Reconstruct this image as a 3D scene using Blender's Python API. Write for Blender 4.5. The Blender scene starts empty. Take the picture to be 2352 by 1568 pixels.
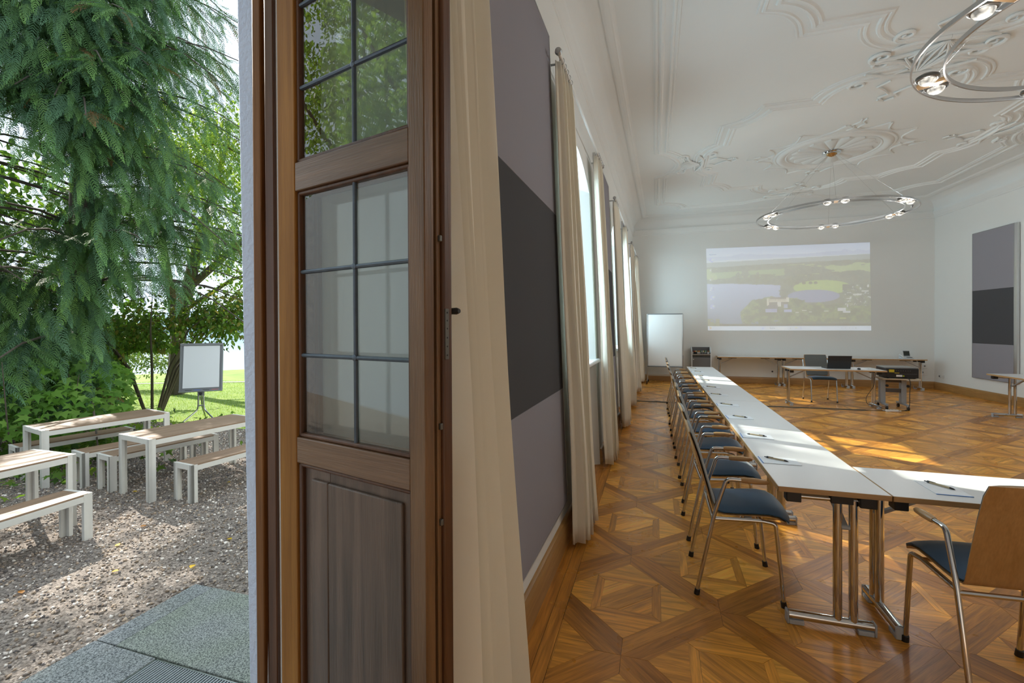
import bpy, math, random
import numpy as np
from mathutils import Vector, Matrix, Euler
PI = math.pi
random.seed(7)
RNG = np.random.default_rng(11)
scene = bpy.context.scene
COL = scene.collection

# ------------------------------------------------------------------ camera
CAM_F, CAM_YAW, CAM_PITCH, CAM_ROLL, CAM_H = 1052.0, 17.338, 0.376, -0.26, 1.58
_y, _p, _r = (math.radians(a) for a in (CAM_YAW, CAM_PITCH, CAM_ROLL))
_F = Vector((-math.sin(_y)*math.cos(_p), math.cos(_y)*math.cos(_p), -math.sin(_p)))
_R = Vector((math.cos(_y), math.sin(_y), 0))
_U = _R.cross(_F)
_R2 = math.cos(_r)*_R + math.sin(_r)*_U
_U2 = -math.sin(_r)*_R + math.cos(_r)*_U
cam = bpy.data.cameras.new('camera')
cam.sensor_width = 36.0
cam.sensor_fit = 'HORIZONTAL'
cam.lens = CAM_F/2352*36
cam.shift_y = -28/2352
cam.clip_start = 0.02
cam.clip_end = 2000
cam_o = bpy.data.objects.new('camera', cam)
COL.objects.link(cam_o)
cam_o.matrix_world = Matrix(((_R2.x, _U2.x, -_F.x, 0), (_R2.y, _U2.y, -_F.y, 0), (_R2.z, _U2.z, -_F.z, CAM_H), (0, 0, 0, 1)))
scene.camera = cam_o

# ------------------------------------------------------------------ sky, sun, exposure
world = bpy.data.worlds.new('sky')
scene.world = world
world.use_nodes = True
_wn = world.node_tree.nodes
_bg = _wn['Background']
_bg.inputs['Color'].default_value = (0.75, 0.875, 1.0, 1)
_bg.inputs['Strength'].default_value = 1.65
SUN_DIR = Vector((-1.0, 0.40, 0.78)).normalized()      # towards the sun
_sun = bpy.data.lights.new('sun', 'SUN')
_sun.energy = 10.0
_sun.angle = math.radians(0.55)
_sun.color = (1.0, 0.93, 0.82)
sun_o = bpy.data.objects.new('sun', _sun)
COL.objects.link(sun_o)
sun_o.rotation_euler = (-SUN_DIR).to_track_quat('-Z', 'Y').to_euler()
sun_o.location = (-12, 5, 14)
LAMP_W = 6.6                                            # watts of each chandelier bulb
for _i, _yc in enumerate((4.50, 8.44, 12.38)):             # area lights added outside the three windows to boost the daylight
    _al = bpy.data.lights.new('window_fill_light', 'AREA')
    _al.shape = 'RECTANGLE'; _al.size = 1.95; _al.size_y = 1.0
    _al.energy = 75.0; _al.color = (0.66, 0.85, 1.0)
    _ao = bpy.data.objects.new('window_fill_light', _al); COL.objects.link(_ao)
    _ao.location = (-0.64 + 0.017*(_yc-3) - 0.60, _yc, 2.27); _ao.rotation_euler = (0, -math.pi/2, 0)
vs = scene.view_settings
vs.view_transform = 'Standard'
vs.look = 'None'
vs.gamma = 1.0
vs.use_curve_mapping = False
vs.exposure = 0.0
scene.cycles.transparent_max_bounces = 32
scene.cycles.diffuse_bounces = 6

# ------------------------------------------------------------------ helpers
class MB:
    """collects geometry, builds one mesh object"""
    def __init__(self):
        self.v, self.f = [], []
    def add(self, vs_, fs):
        o = len(self.v)
        self.v += [tuple(p) for p in vs_]
        self.f += [tuple(i+o for i in q) for q in fs]
        return self
    def box(self, x0, x1, y0, y1, z0, z1):
        v = [(x0,y0,z0),(x1,y0,z0),(x1,y1,z0),(x0,y1,z0),(x0,y0,z1),(x1,y0,z1),(x1,y1,z1),(x0,y1,z1)]
        return self.add(v, [(0,3,2,1),(4,5,6,7),(0,1,5,4),(1,2,6,5),(2,3,7,6),(3,0,4,7)])
    def obox(self, c, s, M):
        x, y, z = s[0]/2, s[1]/2, s[2]/2
        v = [(-x,-y,-z),(x,-y,-z),(x,y,-z),(-x,y,-z),(-x,-y,z),(x,-y,z),(x,y,z),(-x,y,z)]
        c = Vector(c)
        return self.add([c + M @ Vector(p) for p in v], [(0,3,2,1),(4,5,6,7),(0,1,5,4),(1,2,6,5),(2,3,7,6),(3,0,4,7)])
    def bar(self, p, q, w, h):
        """box from p to q, w wide, h high"""
        p, q = Vector(p), Vector(q)
        d = (q-p); L = d.length
        M = d.to_track_quat('X', 'Z').to_matrix()
        return self.obox((p+q)/2, (L, w, h), M)
    def prism(self, poly, z0, z1):
        n = len(poly)
        v = [(p[0], p[1], z0) for p in poly] + [(p[0], p[1], z1) for p in poly]
        f = [tuple(range(n-1, -1, -1)), tuple(range(n, 2*n))]
        f += [(i, (i+1) % n, n+(i+1) % n, n+i) for i in range(n)]
        return self.add(v, f)
    def tube(self, pts, r, n=10, closed=False, flat=1.0):
        pts = [Vector(p) for p in pts]
        m = len(pts)
        rs = r if isinstance(r, (list, tuple)) else [r]*m
        T = []
        for i in range(m):
            if closed:
                t = pts[(i+1) % m] - pts[i-1]
            elif i == 0:
                t = pts[1]-pts[0]
            elif i == m-1:
                t = pts[-1]-pts[-2]
            else:
                t = (pts[i+1]-pts[i]).normalized() + (pts[i]-pts[i-1]).normalized()
            T.append(t.normalized())
        up = Vector((0,0,1)) if abs(T[0].z) < 0.95 else Vector((0,1,0))
        nrm = (up - T[0]*up.dot(T[0])).normalized()
        v, f = [], []
        for i in range(m):
            nrm = nrm - T[i]*nrm.dot(T[i])
            if nrm.length < 1e-5:
                nrm = Vector((1,0,0))
            nrm.normalize()
            b = T[i].cross(nrm)
            for k in range(n):
                a = 2*PI*k/n
                v.append(pts[i] + nrm*(rs[i]*math.cos(a)*flat) + b*(rs[i]*math.sin(a)))
        for i in range(m if closed else m-1):
            j = (i+1) % m
            for k in range(n):
                k2 = (k+1) % n
                f.append((i*n+k, i*n+k2, j*n+k2, j*n+k))
        if not closed:
            f.append(tuple(range(n-1, -1, -1)))
            f.append(tuple((m-1)*n+k for k in range(n)))
        return self.add(v, f)
    def cyl(self, p, q, r, n=14, r2=None):
        return self.tube([p, q], [r, r if r2 is None else r2], n)
    def lathe(self, prof, c=(0,0,0), n=24, axis='z'):
        v, f = [], []
        m = len(prof)
        for r, z in prof:
            for k in range(n):
                a = 2*PI*k/n
                p = (r*math.cos(a), r*math.sin(a), z)
                if axis == 'y':
                    p = (p[0], p[2], p[1])
                if axis == 'x':
                    p = (p[2], p[0], p[1])
                v.append((p[0]+c[0], p[1]+c[1], p[2]+c[2]))
        for i in range(m-1):
            for k in range(n):
                k2 = (k+1) % n
                f.append((i*n+k, i*n+k2, (i+1)*n+k2, (i+1)*n+k))
        f.append(tuple(range(n-1, -1, -1)))
        f.append(tuple((m-1)*n+k for k in range(n)))
        return self.add(v, f)
    def grid(self, fn, nu, nv):
        v = [fn(i/nu, j/nv) for j in range(nv+1) for i in range(nu+1)]
        f = [(j*(nu+1)+i, j*(nu+1)+i+1, (j+1)*(nu+1)+i+1, (j+1)*(nu+1)+i) for j in range(nv) for i in range(nu)]
        return self.add(v, f)
    def map(self, fn):
        self.v = [tuple(fn(p)) for p in self.v]
        return self
    def build(self, name, mat, parent=None, smooth=True, bevel=0.0, seg=2, fix=False):
        me = bpy.data.meshes.new(name)
        me.from_pydata(self.v, [], self.f)
        if fix:
            import bmesh
            bm = bmesh.new(); bm.from_mesh(me)
            bmesh.ops.recalc_face_normals(bm, faces=bm.faces)
            bm.to_mesh(me); bm.free()
        me.validate()
        me.materials.append(mat)
        if smooth:
            me.polygons.foreach_set('use_smooth', [True]*len(me.polygons))
            me.set_sharp_from_angle(angle=math.radians(38))
        o = bpy.data.objects.new(name, me)
        COL.objects.link(o)
        if parent is not None:
            o.parent = parent
        if bevel > 0:
            md = o.modifiers.new('bevel', 'BEVEL')
            md.width = bevel; md.segments = seg; md.limit_method = 'ANGLE'; md.angle_limit = math.radians(50)
            md.harden_normals = False
        return o

def tag(o, label, cat, group=None, kind=None):
    if label: o['label'] = label
    if cat: o['category'] = cat
    if group: o['group'] = group
    if kind: o['kind'] = kind
    return o

def empty(name, loc=(0,0,0), rz=0.0):
    o = bpy.data.objects.new(name, None)
    o.empty_display_size = 0.1
    COL.objects.link(o)
    o.location = loc
    o.rotation_euler = (0, 0, rz)
    return o

def copy_tree(o, parent=None):
    c = o.copy()
    COL.objects.link(c)
    if parent is not None:
        c.parent = parent
    for ch in o.children:
        copy_tree(ch, c)
    return c

ORD = ['first', 'second', 'third', 'fourth', 'fifth', 'sixth', 'seventh', 'eighth', 'ninth', 'tenth', 'eleventh', 'twelfth']

def arc(c, r, a0, a1, n, z=0.0):
    return [(c[0]+r*math.cos(a0+(a1-a0)*i/n), c[1]+r*math.sin(a0+(a1-a0)*i/n), z) for i in range(n+1)]

def bend(pts, r=0.03, n=4):
    """round the corners of a polyline"""
    P = [Vector(p) for p in pts]
    out = [P[0]]
    for i in range(1, len(P)-1):
        a, b, c = P[i-1], P[i], P[i+1]
        d1 = min(r, (a-b).length*0.45); d2 = min(r, (c-b).length*0.45)
        s = b + (a-b).normalized()*d1; e = b + (c-b).normalized()*d2
        for k in range(n+1):
            t = k/n
            out.append(s*(1-t)**2 + b*2*t*(1-t) + e*t*t)
    out.append(P[-1])
    return out

# ------------------------------------------------------------------ materials
def mat_new(name):
    m = bpy.data.materials.new(name)
    m.use_nodes = True
    nt = m.node_tree
    return m, nt, nt.nodes['Principled BSDF']

def pm(name, col, rough=0.5, metal=0.0, spec=0.5, var=0.0, vscale=8.0, bump=0.0, bscale=60.0, coat=0.0, sheen=0.0, emit=None, estr=0.0):
    m, nt, b = mat_new(name)
    b.inputs['Base Color'].default_value = (*col, 1)
    b.inputs['Roughness'].default_value = rough
    b.inputs['Metallic'].default_value = metal
    b.inputs['Specular IOR Level'].default_value = spec
    b.inputs['Coat Weight'].default_value = coat
    b.inputs['Coat Roughness'].default_value = 0.15
    b.inputs['Sheen Weight'].default_value = sheen
    b.inputs['Sheen Roughness'].default_value = 0.4
    if emit:
        b.inputs['Emission Color'].default_value = (*emit, 1)
        b.inputs['Emission Strength'].default_value = estr
    tc = None
    if var > 0 or bump > 0:
        tc = nt.nodes.new('ShaderNodeTexCoord')
    if var > 0:
        n = nt.nodes.new('ShaderNodeTexNoise'); n.inputs['Scale'].default_value = vscale; n.inputs['Detail'].default_value = 5
        nt.links.new(tc.outputs['Object'], n.inputs['Vector'])
        mx = nt.nodes.new('ShaderNodeMix'); mx.data_type = 'RGBA'
        mx.inputs['A'].default_value = (*[c*(1-var) for c in col], 1)
        mx.inputs['B'].default_value = (*[min(1, c*(1+var)) for c in col], 1)
        nt.links.new(n.outputs['Fac'], mx.inputs['Factor'])
        nt.links.new(mx.outputs['Result'], b.inputs['Base Color'])
    if bump > 0:
        n2 = nt.nodes.new('ShaderNodeTexNoise'); n2.inputs['Scale'].default_value = bscale; n2.inputs['Detail'].default_value = 4
        nt.links.new(tc.outputs['Object'], n2.inputs['Vector'])
        bp = nt.nodes.new('ShaderNodeBump'); bp.inputs['Strength'].default_value = bump; bp.inputs['Distance'].default_value = 0.01
        nt.links.new(n2.outputs['Fac'], bp.inputs['Height'])
        nt.links.new(bp.outputs['Normal'], b.inputs['Normal'])
    return m

def wood(name, c1, c2, axis='z', rough=0.4, scale=1.0, spec=0.5, bump=0.15, fine=1.0, coat=0.0):
    """grain stretched along an object axis"""
    m, nt, b = mat_new(name)
    N, L = nt.nodes, nt.links
    tc = N.new('ShaderNodeTexCoord')
    mp = N.new('ShaderNodeMapping')
    s = {'x': (1.2, 26, 26), 'y': (26, 1.2, 26), 'z': (26, 26, 1.2)}[axis]
    mp.inputs['Scale'].default_value = tuple(a*scale for a in s)
    L.new(tc.outputs['Object'], mp.inputs['Vector'])
    n1 = N.new('ShaderNodeTexNoise'); n1.inputs['Scale'].default_value = 1.0; n1.inputs['Detail'].default_value = 8; n1.inputs['Distortion'].default_value = 0.6
    L.new(mp.outputs['Vector'], n1.inputs['Vector'])
    n2 = N.new('ShaderNodeTexNoise'); n2.inputs['Scale'].default_value = 6.0*fine; n2.inputs['Detail'].default_value = 3
    L.new(mp.outputs['Vector'], n2.inputs['Vector'])
    n3 = N.new('ShaderNodeTexNoise'); n3.inputs['Scale'].default_value = 2.2; n3.inputs['Detail'].default_value = 3
    L.new(tc.outputs['Object'], n3.inputs['Vector'])
    r1 = N.new('ShaderNodeValToRGB')
    r1.color_ramp.elements[0].position = 0.28; r1.color_ramp.elements[0].color = (*c1, 1)
    r1.color_ramp.elements[1].position = 0.72; r1.color_ramp.elements[1].color = (*c2, 1)
    ad = N.new('ShaderNodeMath'); ad.operation = 'MULTIPLY_ADD'
    ad.inputs[1].default_value = 0.45; ad.inputs[2].default_value = -0.22
    L.new(n3.outputs['Fac'], ad.inputs[0])
    ad2 = N.new('ShaderNodeMath'); ad2.operation = 'ADD'
    L.new(n1.outputs['Fac'], ad2.inputs[0]); L.new(ad.outputs['Value'], ad2.inputs[1])
    L.new(ad2.outputs['Value'], r1.inputs['Fac'])
    mx = N.new('ShaderNodeMix'); mx.data_type = 'RGBA'; mx.blend_type = 'MULTIPLY'; mx.inputs['Factor'].default_value = 0.35
    L.new(r1.outputs['Color'], mx.inputs['A'])
    L.new(n2.outputs['Fac'], mx.inputs['B'])
    sc = N.new('ShaderNodeMix'); sc.data_type = 'RGBA'; sc.blend_type = 'MULTIPLY'; sc.inputs['Factor'].default_value = 1.0
    sc.inputs['B'].default_value = (1.15, 1.15, 1.15, 1)
    L.new(mx.outputs['Result'], sc.inputs['A'])
    L.new(sc.outputs['Result'], b.inputs['Base Color'])
    b.inputs['Roughness'].default_value = rough
    b.inputs['Specular IOR Level'].default_value = spec
    b.inputs['Coat Weight'].default_value = coat
    bp = N.new('ShaderNodeBump'); bp.inputs['Strength'].default_value = bump; bp.inputs['Distance'].default_value = 0.004
    L.new(n2.outputs['Fac'], bp.inputs['Height'])
    L.new(bp.outputs['Normal'], b.inputs['Normal'])
    return m

def glass_mat(name, tint=(0.93, 0.97, 0.96), ior=1.5, boost=1.0):
    m, nt, b = mat_new(name)
    N, L = nt.nodes, nt.links
    N.remove(b)
    out = N['Material Output']
    tr = N.new('ShaderNodeBsdfTransparent'); tr.inputs['Color'].default_value = (*tint, 1)
    gl = N.new('ShaderNodeBsdfGlossy'); gl.inputs['Roughness'].default_value = 0.004
    lw = N.new('ShaderNodeLayerWeight'); lw.inputs['Blend'].default_value = 0.5
    pw = N.new('ShaderNodeMath'); pw.operation = 'POWER'; pw.inputs[1].default_value = 5.0
    f0 = ((ior-1)/(ior+1))**2
    ma = N.new('ShaderNodeMath'); ma.operation = 'MULTIPLY_ADD'; ma.inputs[1].default_value = (1-f0)*min(boost, 1.3); ma.inputs[2].default_value = f0*boost; ma.use_clamp = True
    mx = N.new('ShaderNodeMixShader')
    L.new(lw.outputs['Facing'], pw.inputs[0]); L.new(pw.outputs['Value'], ma.inputs[0]); L.new(ma.outputs['Value'], mx.inputs['Fac'])
    L.new(tr.outputs['BSDF'], mx.inputs[1]); L.new(gl.outputs['BSDF'], mx.inputs[2])
    L.new(mx.outputs['Shader'], out.inputs['Surface'])
    return m

def leaf_mat(name, trans=0.4, rough=0.5, gain=1.0):
    """leaf colour from the mesh colour attribute, part of the light shines through"""
    m, nt, b = mat_new(name)
    N, L = nt.nodes, nt.links
    out = N['Material Output']
    at = N.new('ShaderNodeAttribute'); at.attribute_name = 'col'
    L.new(at.outputs['Color'], b.inputs['Base Color'])
    b.inputs['Roughness'].default_value = rough
    b.inputs['Specular IOR Level'].default_value = 0.15
    tl = N.new('ShaderNodeBsdfTranslucent')
    mg = N.new('ShaderNodeMix'); mg.data_type = 'RGBA'; mg.blend_type = 'MULTIPLY'; mg.inputs['Factor'].default_value = 1.0
    mg.inputs['B'].default_value = (1.5*gain, 1.6*gain, 0.7*gain, 1)
    L.new(at.outputs['Color'], mg.inputs['A'])
    L.new(mg.outputs['Result'], tl.inputs['Color'])
    mx = N.new('ShaderNodeMixShader'); mx.inputs['Fac'].default_value = trans
    L.new(b.outputs['BSDF'], mx.inputs[1]); L.new(tl.outputs['BSDF'], mx.inputs[2])
    L.new(mx.outputs['Shader'], out.inputs['Surface'])
    return m

def fabric_mat(name, col, trans=0.25, rough=0.9, bump=0.12, bscale=900.0):
    m, nt, b = mat_new(name)
    N, L = nt.nodes, nt.links
    out = N['Material Output']
    b.inputs['Base Color'].default_value = (*col, 1)
    b.inputs['Roughness'].default_value = rough
    b.inputs['Specular IOR Level'].default_value = 0.15
    b.inputs['Sheen Weight'].default_value = 0.15
    tl = N.new('ShaderNodeBsdfTranslucent'); tl.inputs['Color'].default_value = (*col, 1)
    mx = N.new('ShaderNodeMixShader'); mx.inputs['Fac'].default_value = trans
    L.new(b.outputs['BSDF'], mx.inputs[1]); L.new(tl.outputs['BSDF'], mx.inputs[2])
    L.new(mx.outputs['Shader'], out.inputs['Surface'])
    tc = N.new('ShaderNodeTexCoord')
    n = N.new('ShaderNodeTexNoise'); n.inputs['Scale'].default_value = bscale
    L.new(tc.outputs['Object'], n.inputs['Vector'])
    bp = N.new('ShaderNodeBump'); bp.inputs['Strength'].default_value = bump; bp.inputs['Distance'].default_value = 0.002
    L.new(n.outputs['Fac'], bp.inputs['Height']); L.new(bp.outputs['Normal'], b.inputs['Normal'])
    return m

def attr_mat(name, attr='col', rough=0.8, spec=0.3, emit=0.0):
    m, nt, b = mat_new(name)
    at = nt.nodes.new('ShaderNodeAttribute'); at.attribute_name = attr
    nt.links.new(at.outputs['Color'], b.inputs['Base Color'])
    b.inputs['Roughness'].default_value = rough
    b.inputs['Specular IOR Level'].default_value = spec
    return m

M = {}
M['plaster'] = pm('white wall plaster', (0.785, 0.80, 0.79), 0.9, spec=0.2, var=0.02, vscale=1.5, bump=0.015, bscale=140)
M['ceil'] = pm('white ceiling plaster', (0.775, 0.80, 0.80), 0.9, spec=0.2, var=0.02, vscale=1.2)
M['reveal'] = pm('rough exterior plaster', (0.56, 0.62, 0.74), 0.95, spec=0.1, var=0.04, vscale=6, bump=0.7, bscale=60)
M['chrome'] = pm('polished chrome', (0.62, 0.63, 0.65), 0.07, metal=1.0)
M['steel'] = pm('brushed steel', (0.50, 0.51, 0.52), 0.3, metal=1.0)
M['blackp'] = pm('black plastic', (0.012, 0.012, 0.014), 0.45)
M['greyp'] = pm('grey plastic', (0.42, 0.44, 0.47), 0.5)
M['whitep'] = pm('white plastic', (0.75, 0.75, 0.74), 0.45)
M['lam'] = pm('white laminate', (0.66, 0.665, 0.68), 0.32, spec=0.5, var=0.015, vscale=3)
M['beech_x'] = wood('beech grain across', (0.42, 0.235, 0.095), (0.56, 0.345, 0.16), 'x', 0.38, 1.0, bump=0.05)
M['beech_y'] = wood('beech grain along', (0.42, 0.235, 0.095), (0.56, 0.345, 0.16), 'y', 0.38, 1.0, bump=0.05)
M['beech_z'] = wood('beech grain upright', (0.40, 0.215, 0.075), (0.52, 0.305, 0.125), 'z', 0.38, 1.0, bump=0.05)
M['seatfab'] = pm('blue grey seat fabric', (0.020, 0.072, 0.145), 0.7, spec=0.3, sheen=0.6, bump=0.1, bscale=700)
M['backfab'] = pm('grey back fabric', (0.115, 0.122, 0.118), 0.75, spec=0.25, sheen=0.6, bump=0.1, bscale=700)
M['curtain'] = fabric_mat('cream curtain cloth', (0.90, 0.85, 0.735), 0.12)
M['pfab_l'] = pm('light grey acoustic fabric', (0.30, 0.29, 0.325), 0.95, spec=0.1, bump=0.1, bscale=900)
M['pfab_d'] = pm('dark grey acoustic fabric', (0.085, 0.086, 0.094), 0.95, spec=0.1, bump=0.1, bscale=900)
M['alu'] = pm('anodised aluminium', (0.62, 0.63, 0.63), 0.35, metal=1.0)
M['glass'] = glass_mat('window glass')
M['paper'] = pm('white paper', (0.78, 0.80, 0.84), 0.8, spec=0.2)
M['baseboard'] = wood('oak baseboard', (0.31, 0.155, 0.045), (0.46, 0.25, 0.08), 'y', 0.4)
M['baseboard_x'] = wood('oak baseboard across', (0.31, 0.155, 0.045), (0.46, 0.25, 0.08), 'x', 0.4)
# ================================================================== room shell
YB, YN, ZC = 13.8, -0.60, 4.66
def XR(y): return 6.54 + 0.055*(YB-y)
def WL(p):
    """window-wall coordinates (u along the wall, d into the room, z) to the room; the old wall leans back a little"""
    u, d, z = p
    k = 0.037*(1+1.1*d) if d < 0 else 0.037
    return (-0.64 + 0.017*(u-3) + d - z*k, u, z)

def sweep(path, prof, closed=False):
    """sweep (offset to the left, z) along a flat path with mitred corners"""
    P = [Vector((p[0], p[1])) for p in path]
    n = len(P); m = len(prof); v = []; f = []
    for i in range(n):
        a = P[i-1] if (closed or i > 0) else None
        c = P[(i+1) % n] if (closed or i < n-1) else None
        d1 = (P[i]-a).normalized() if a is not None else None
        d2 = (c-P[i]).normalized() if c is not None else None
        d1 = d1 or d2; d2 = d2 or d1
        n1 = Vector((-d1.y, d1.x)); n2 = Vector((-d2.y, d2.x))
        t = n1+n2
        if t.length < 1e-4: t = n1.copy()
        t.normalize()
        t *= 1.0/max(0.35, t.dot(n1))
        for o, z in prof:
            v.append((P[i].x+t.x*o, P[i].y+t.y*o, z))
    for i in range(n if closed else n-1):
        j = (i+1) % n
        for k in range(m-1):
            f.append((i*m+k, j*m+k, j*m+k+1, i*m+k+1))
    return MB().add(v, f)

# ------------------------------------------------------------------ floor: oak panel parquet
def floor_material():
    m, nt, b = mat_new('oak parquet')
    N, L = nt.nodes, nt.links
    at = N.new('ShaderNodeAttribute'); at.attribute_name = 'col'
    uv = N.new('ShaderNodeUVMap'); uv.uv_map = 'grain'
    mp = N.new('ShaderNodeMapping'); mp.inputs['Scale'].default_value = (2.4, 34, 1)
    L.new(uv.outputs['UV'], mp.inputs['Vector'])
    n1 = N.new('ShaderNodeTexNoise'); n1.inputs['Scale'].default_value = 1.0; n1.inputs['Detail'].default_value = 8; n1.inputs['Distortion'].default_value = 1.1
    L.new(mp.outputs['Vector'], n1.inputs['Vector'])
    mp2 = N.new('ShaderNodeMapping'); mp2.inputs['Scale'].default_value = (9, 190, 1)
    L.new(uv.outputs['UV'], mp2.inputs['Vector'])
    n2 = N.new('ShaderNodeTexNoise'); n2.inputs['Scale'].default_value = 1.0; n2.inputs['Detail'].default_value = 3
    L.new(mp2.outputs['Vector'], n2.inputs['Vector'])
    r = N.new('ShaderNodeValToRGB')
    r.color_ramp.elements[0].position = 0.3; r.color_ramp.elements[0].color = (0.62, 0.58, 0.52, 1)
    r.color_ramp.elements[1].position = 0.7; r.color_ramp.elements[1].color = (1.22, 1.20, 1.15, 1)
    L.new(n1.outputs['Fac'], r.inputs['Fac'])
    r2 = N.new('ShaderNodeValToRGB')
    r2.color_ramp.elements[0].position = 0.25; r2.color_ramp.elements[0].color = (0.62, 0.60, 0.58, 1)
    r2.color_ramp.elements[1].position = 0.55; r2.color_ramp.elements[1].color = (1.03, 1.03, 1.03, 1)
    L.new(n2.outputs['Fac'], r2.inputs['Fac'])
    m1 = N.new('ShaderNodeMix'); m1.data_type = 'RGBA'; m1.blend_type = 'MULTIPLY'; m1.inputs['Factor'].default_value = 1
    L.new(at.outputs['Color'], m1.inputs['A']); L.new(r.outputs['Color'], m1.inputs['B'])
    m2 = N.new('ShaderNodeMix'); m2.data_type = 'RGBA'; m2.blend_type = 'MULTIPLY'; m2.inputs['Factor'].default_value = 0.6
    L.new(m1.outputs['Result'], m2.inputs['A']); L.new(r2.outputs['Color'], m2.inputs['B'])
    L.new(m2.outputs['Result'], b.inputs['Base Color'])
    b.inputs['Roughness'].default_value = 0.30
    b.inputs['Specular IOR Level'].default_value = 0.42
    tc = N.new('ShaderNodeTexCoord')
    n3 = N.new('ShaderNodeTexNoise'); n3.inputs['Scale'].default_value = 5.0; n3.inputs['Detail'].default_value = 4
    L.new(tc.outputs['Object'], n3.inputs['Vector'])
    rr = N.new('ShaderNodeMapRange'); rr.inputs['To Min'].default_value = 0.20; rr.inputs['To Max'].default_value = 0.40
    L.new(n3.outputs['Fac'], rr.inputs['Value']); L.new(rr.outputs['Result'], b.inputs['Roughness'])
    bp = N.new('ShaderNodeBump'); bp.inputs['Strength'].default_value = 0.06; bp.inputs['Distance'].default_value = 0.003
    L.new(n2.outputs['Fac'], bp.inputs['Height']); L.new(bp.outputs['Normal'], b.inputs['Normal'])
    return m
M['parquet'] = floor_material()

def clip_poly(poly, x0, x1, y0, y1):
    for ax, lim, s in ((0, x0, 1), (0, x1, -1), (1, y0, 1), (1, y1, -1)):
        out = []
        n = len(poly)
        for i in range(n):
            a, b = poly[i-1], poly[i]
            ia, ib = s*(a[ax]-lim) >= 0, s*(b[ax]-lim) >= 0
            if ia != ib:
                t = (lim-a[ax])/(b[ax]-a[ax])
                out.append((a[0]+t*(b[0]-a[0]), a[1]+t*(b[1]-a[1])))
            if ib:
                out.append(b)
        poly = out
        if len(poly) < 3:
            return None
    return poly

def parquet_pieces():
    pieces = []                                           # (polygon, grain angle, tone, name)
    NX, NY = -0.16, 2.242
    h, g = 0.5, 0.377                                     # half diagonals of panel and of its field
    dark = [(0.235, 0.115, 0.042), (0.27, 0.135, 0.05), (0.21, 0.10, 0.036), (0.30, 0.155, 0.06)]
    lite = [(0.40, 0.225, 0.085), (0.43, 0.25, 0.10), (0.37, 0.20, 0.075), (0.34, 0.18, 0.066)]
    mid = [(0.33, 0.175, 0.066), (0.36, 0.195, 0.074), (0.30, 0.155, 0.056)]
    q = g/2; w = 0.048; i = q-w
    for ci in range(-3, 18):
        for cj in range(-8, 26):
            if (ci+cj) % 2 == 0:
                continue
            cx, cy = NX+0.5*ci, NY+0.5*cj
            if cx < -1.2 or cx > 8 or cy < YN-0.6 or cy > YB+0.6:
                continue
            V = [(h,0), (0,h), (-h,0), (0,-h)]; W = [(g,0), (0,g), (-g,0), (0,-g)]
            loc = []
            for k in range(4):
                a, b = V[k], V[(k+1) % 4]
                ang = math.atan2(b[1]-a[1], b[0]-a[0])
                loc.append(([a, b, W[(k+1) % 4], W[k]], ang, random.choice(dark)))
            S = [(q,q), (-q,q), (-q,-q), (q,-q)]; I = [(i,i), (-i,i), (-i,-i), (i,-i)]
            for k in range(4):
                a, b = S[k], S[(k+1) % 4]
                ang = math.atan2(b[1]-a[1], b[0]-a[0])
                # triangle between the turned square and the point of the field
                tip = W[(k+1) % 4]
                loc.append(([a, tip, b], ang+PI/2*(k % 2), random.choice(lite)))
                loc.append(([a, b, I[(k+1) % 4], I[k]], ang, random.choice(mid)))
            d = random.choice((PI/4, -PI/4))
            sgn = 1 if d > 0 else -1
            # centre square of three diagonal boards
            e = 0.07
            def cut(poly, lo, hi):
                out = [(p[0], p[1]) for p in poly]
                rot = [((p[1]-sgn*p[0])/math.sqrt(2), (p[0]+sgn*p[1])/math.sqrt(2)) for p in out]
                c = clip_poly(rot, lo, hi, -9, 9)
                if not c: return None
                return [((b_-sgn*a_)/math.sqrt(2), (a_+sgn*b_)/math.sqrt(2)) for a_, b_ in c]
            for lo, hi in ((-9, -e), (-e, e), (e, 9)):
                c = cut(I, lo, hi)
                if c:
                    loc.append((c, d, random.choice(mid+lite)))
            for poly, ang, tone in loc:
                P = clip_poly([(cx+x, cy+y) for x, y in poly], -0.478, 7.5, YN, YB-0.02)
                if P:
                    pieces.append((P, ang, tone, 'parquet_board'))
    # straight border boards along the window wall
    for x0, x1 in ((-0.70, -0.551), (-0.549, -0.480)):
        y = YN
        while y < YB-0.05:
            L_ = min(random.uniform(1.6, 2.4), YB-y)
            pieces.append(([(x0, y), (x1, y), (x1, y+L_-0.002), (x0, y+L_-0.002)], PI/2, random.choice(dark), 'border_board'))
            y += L_
    return pieces

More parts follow.
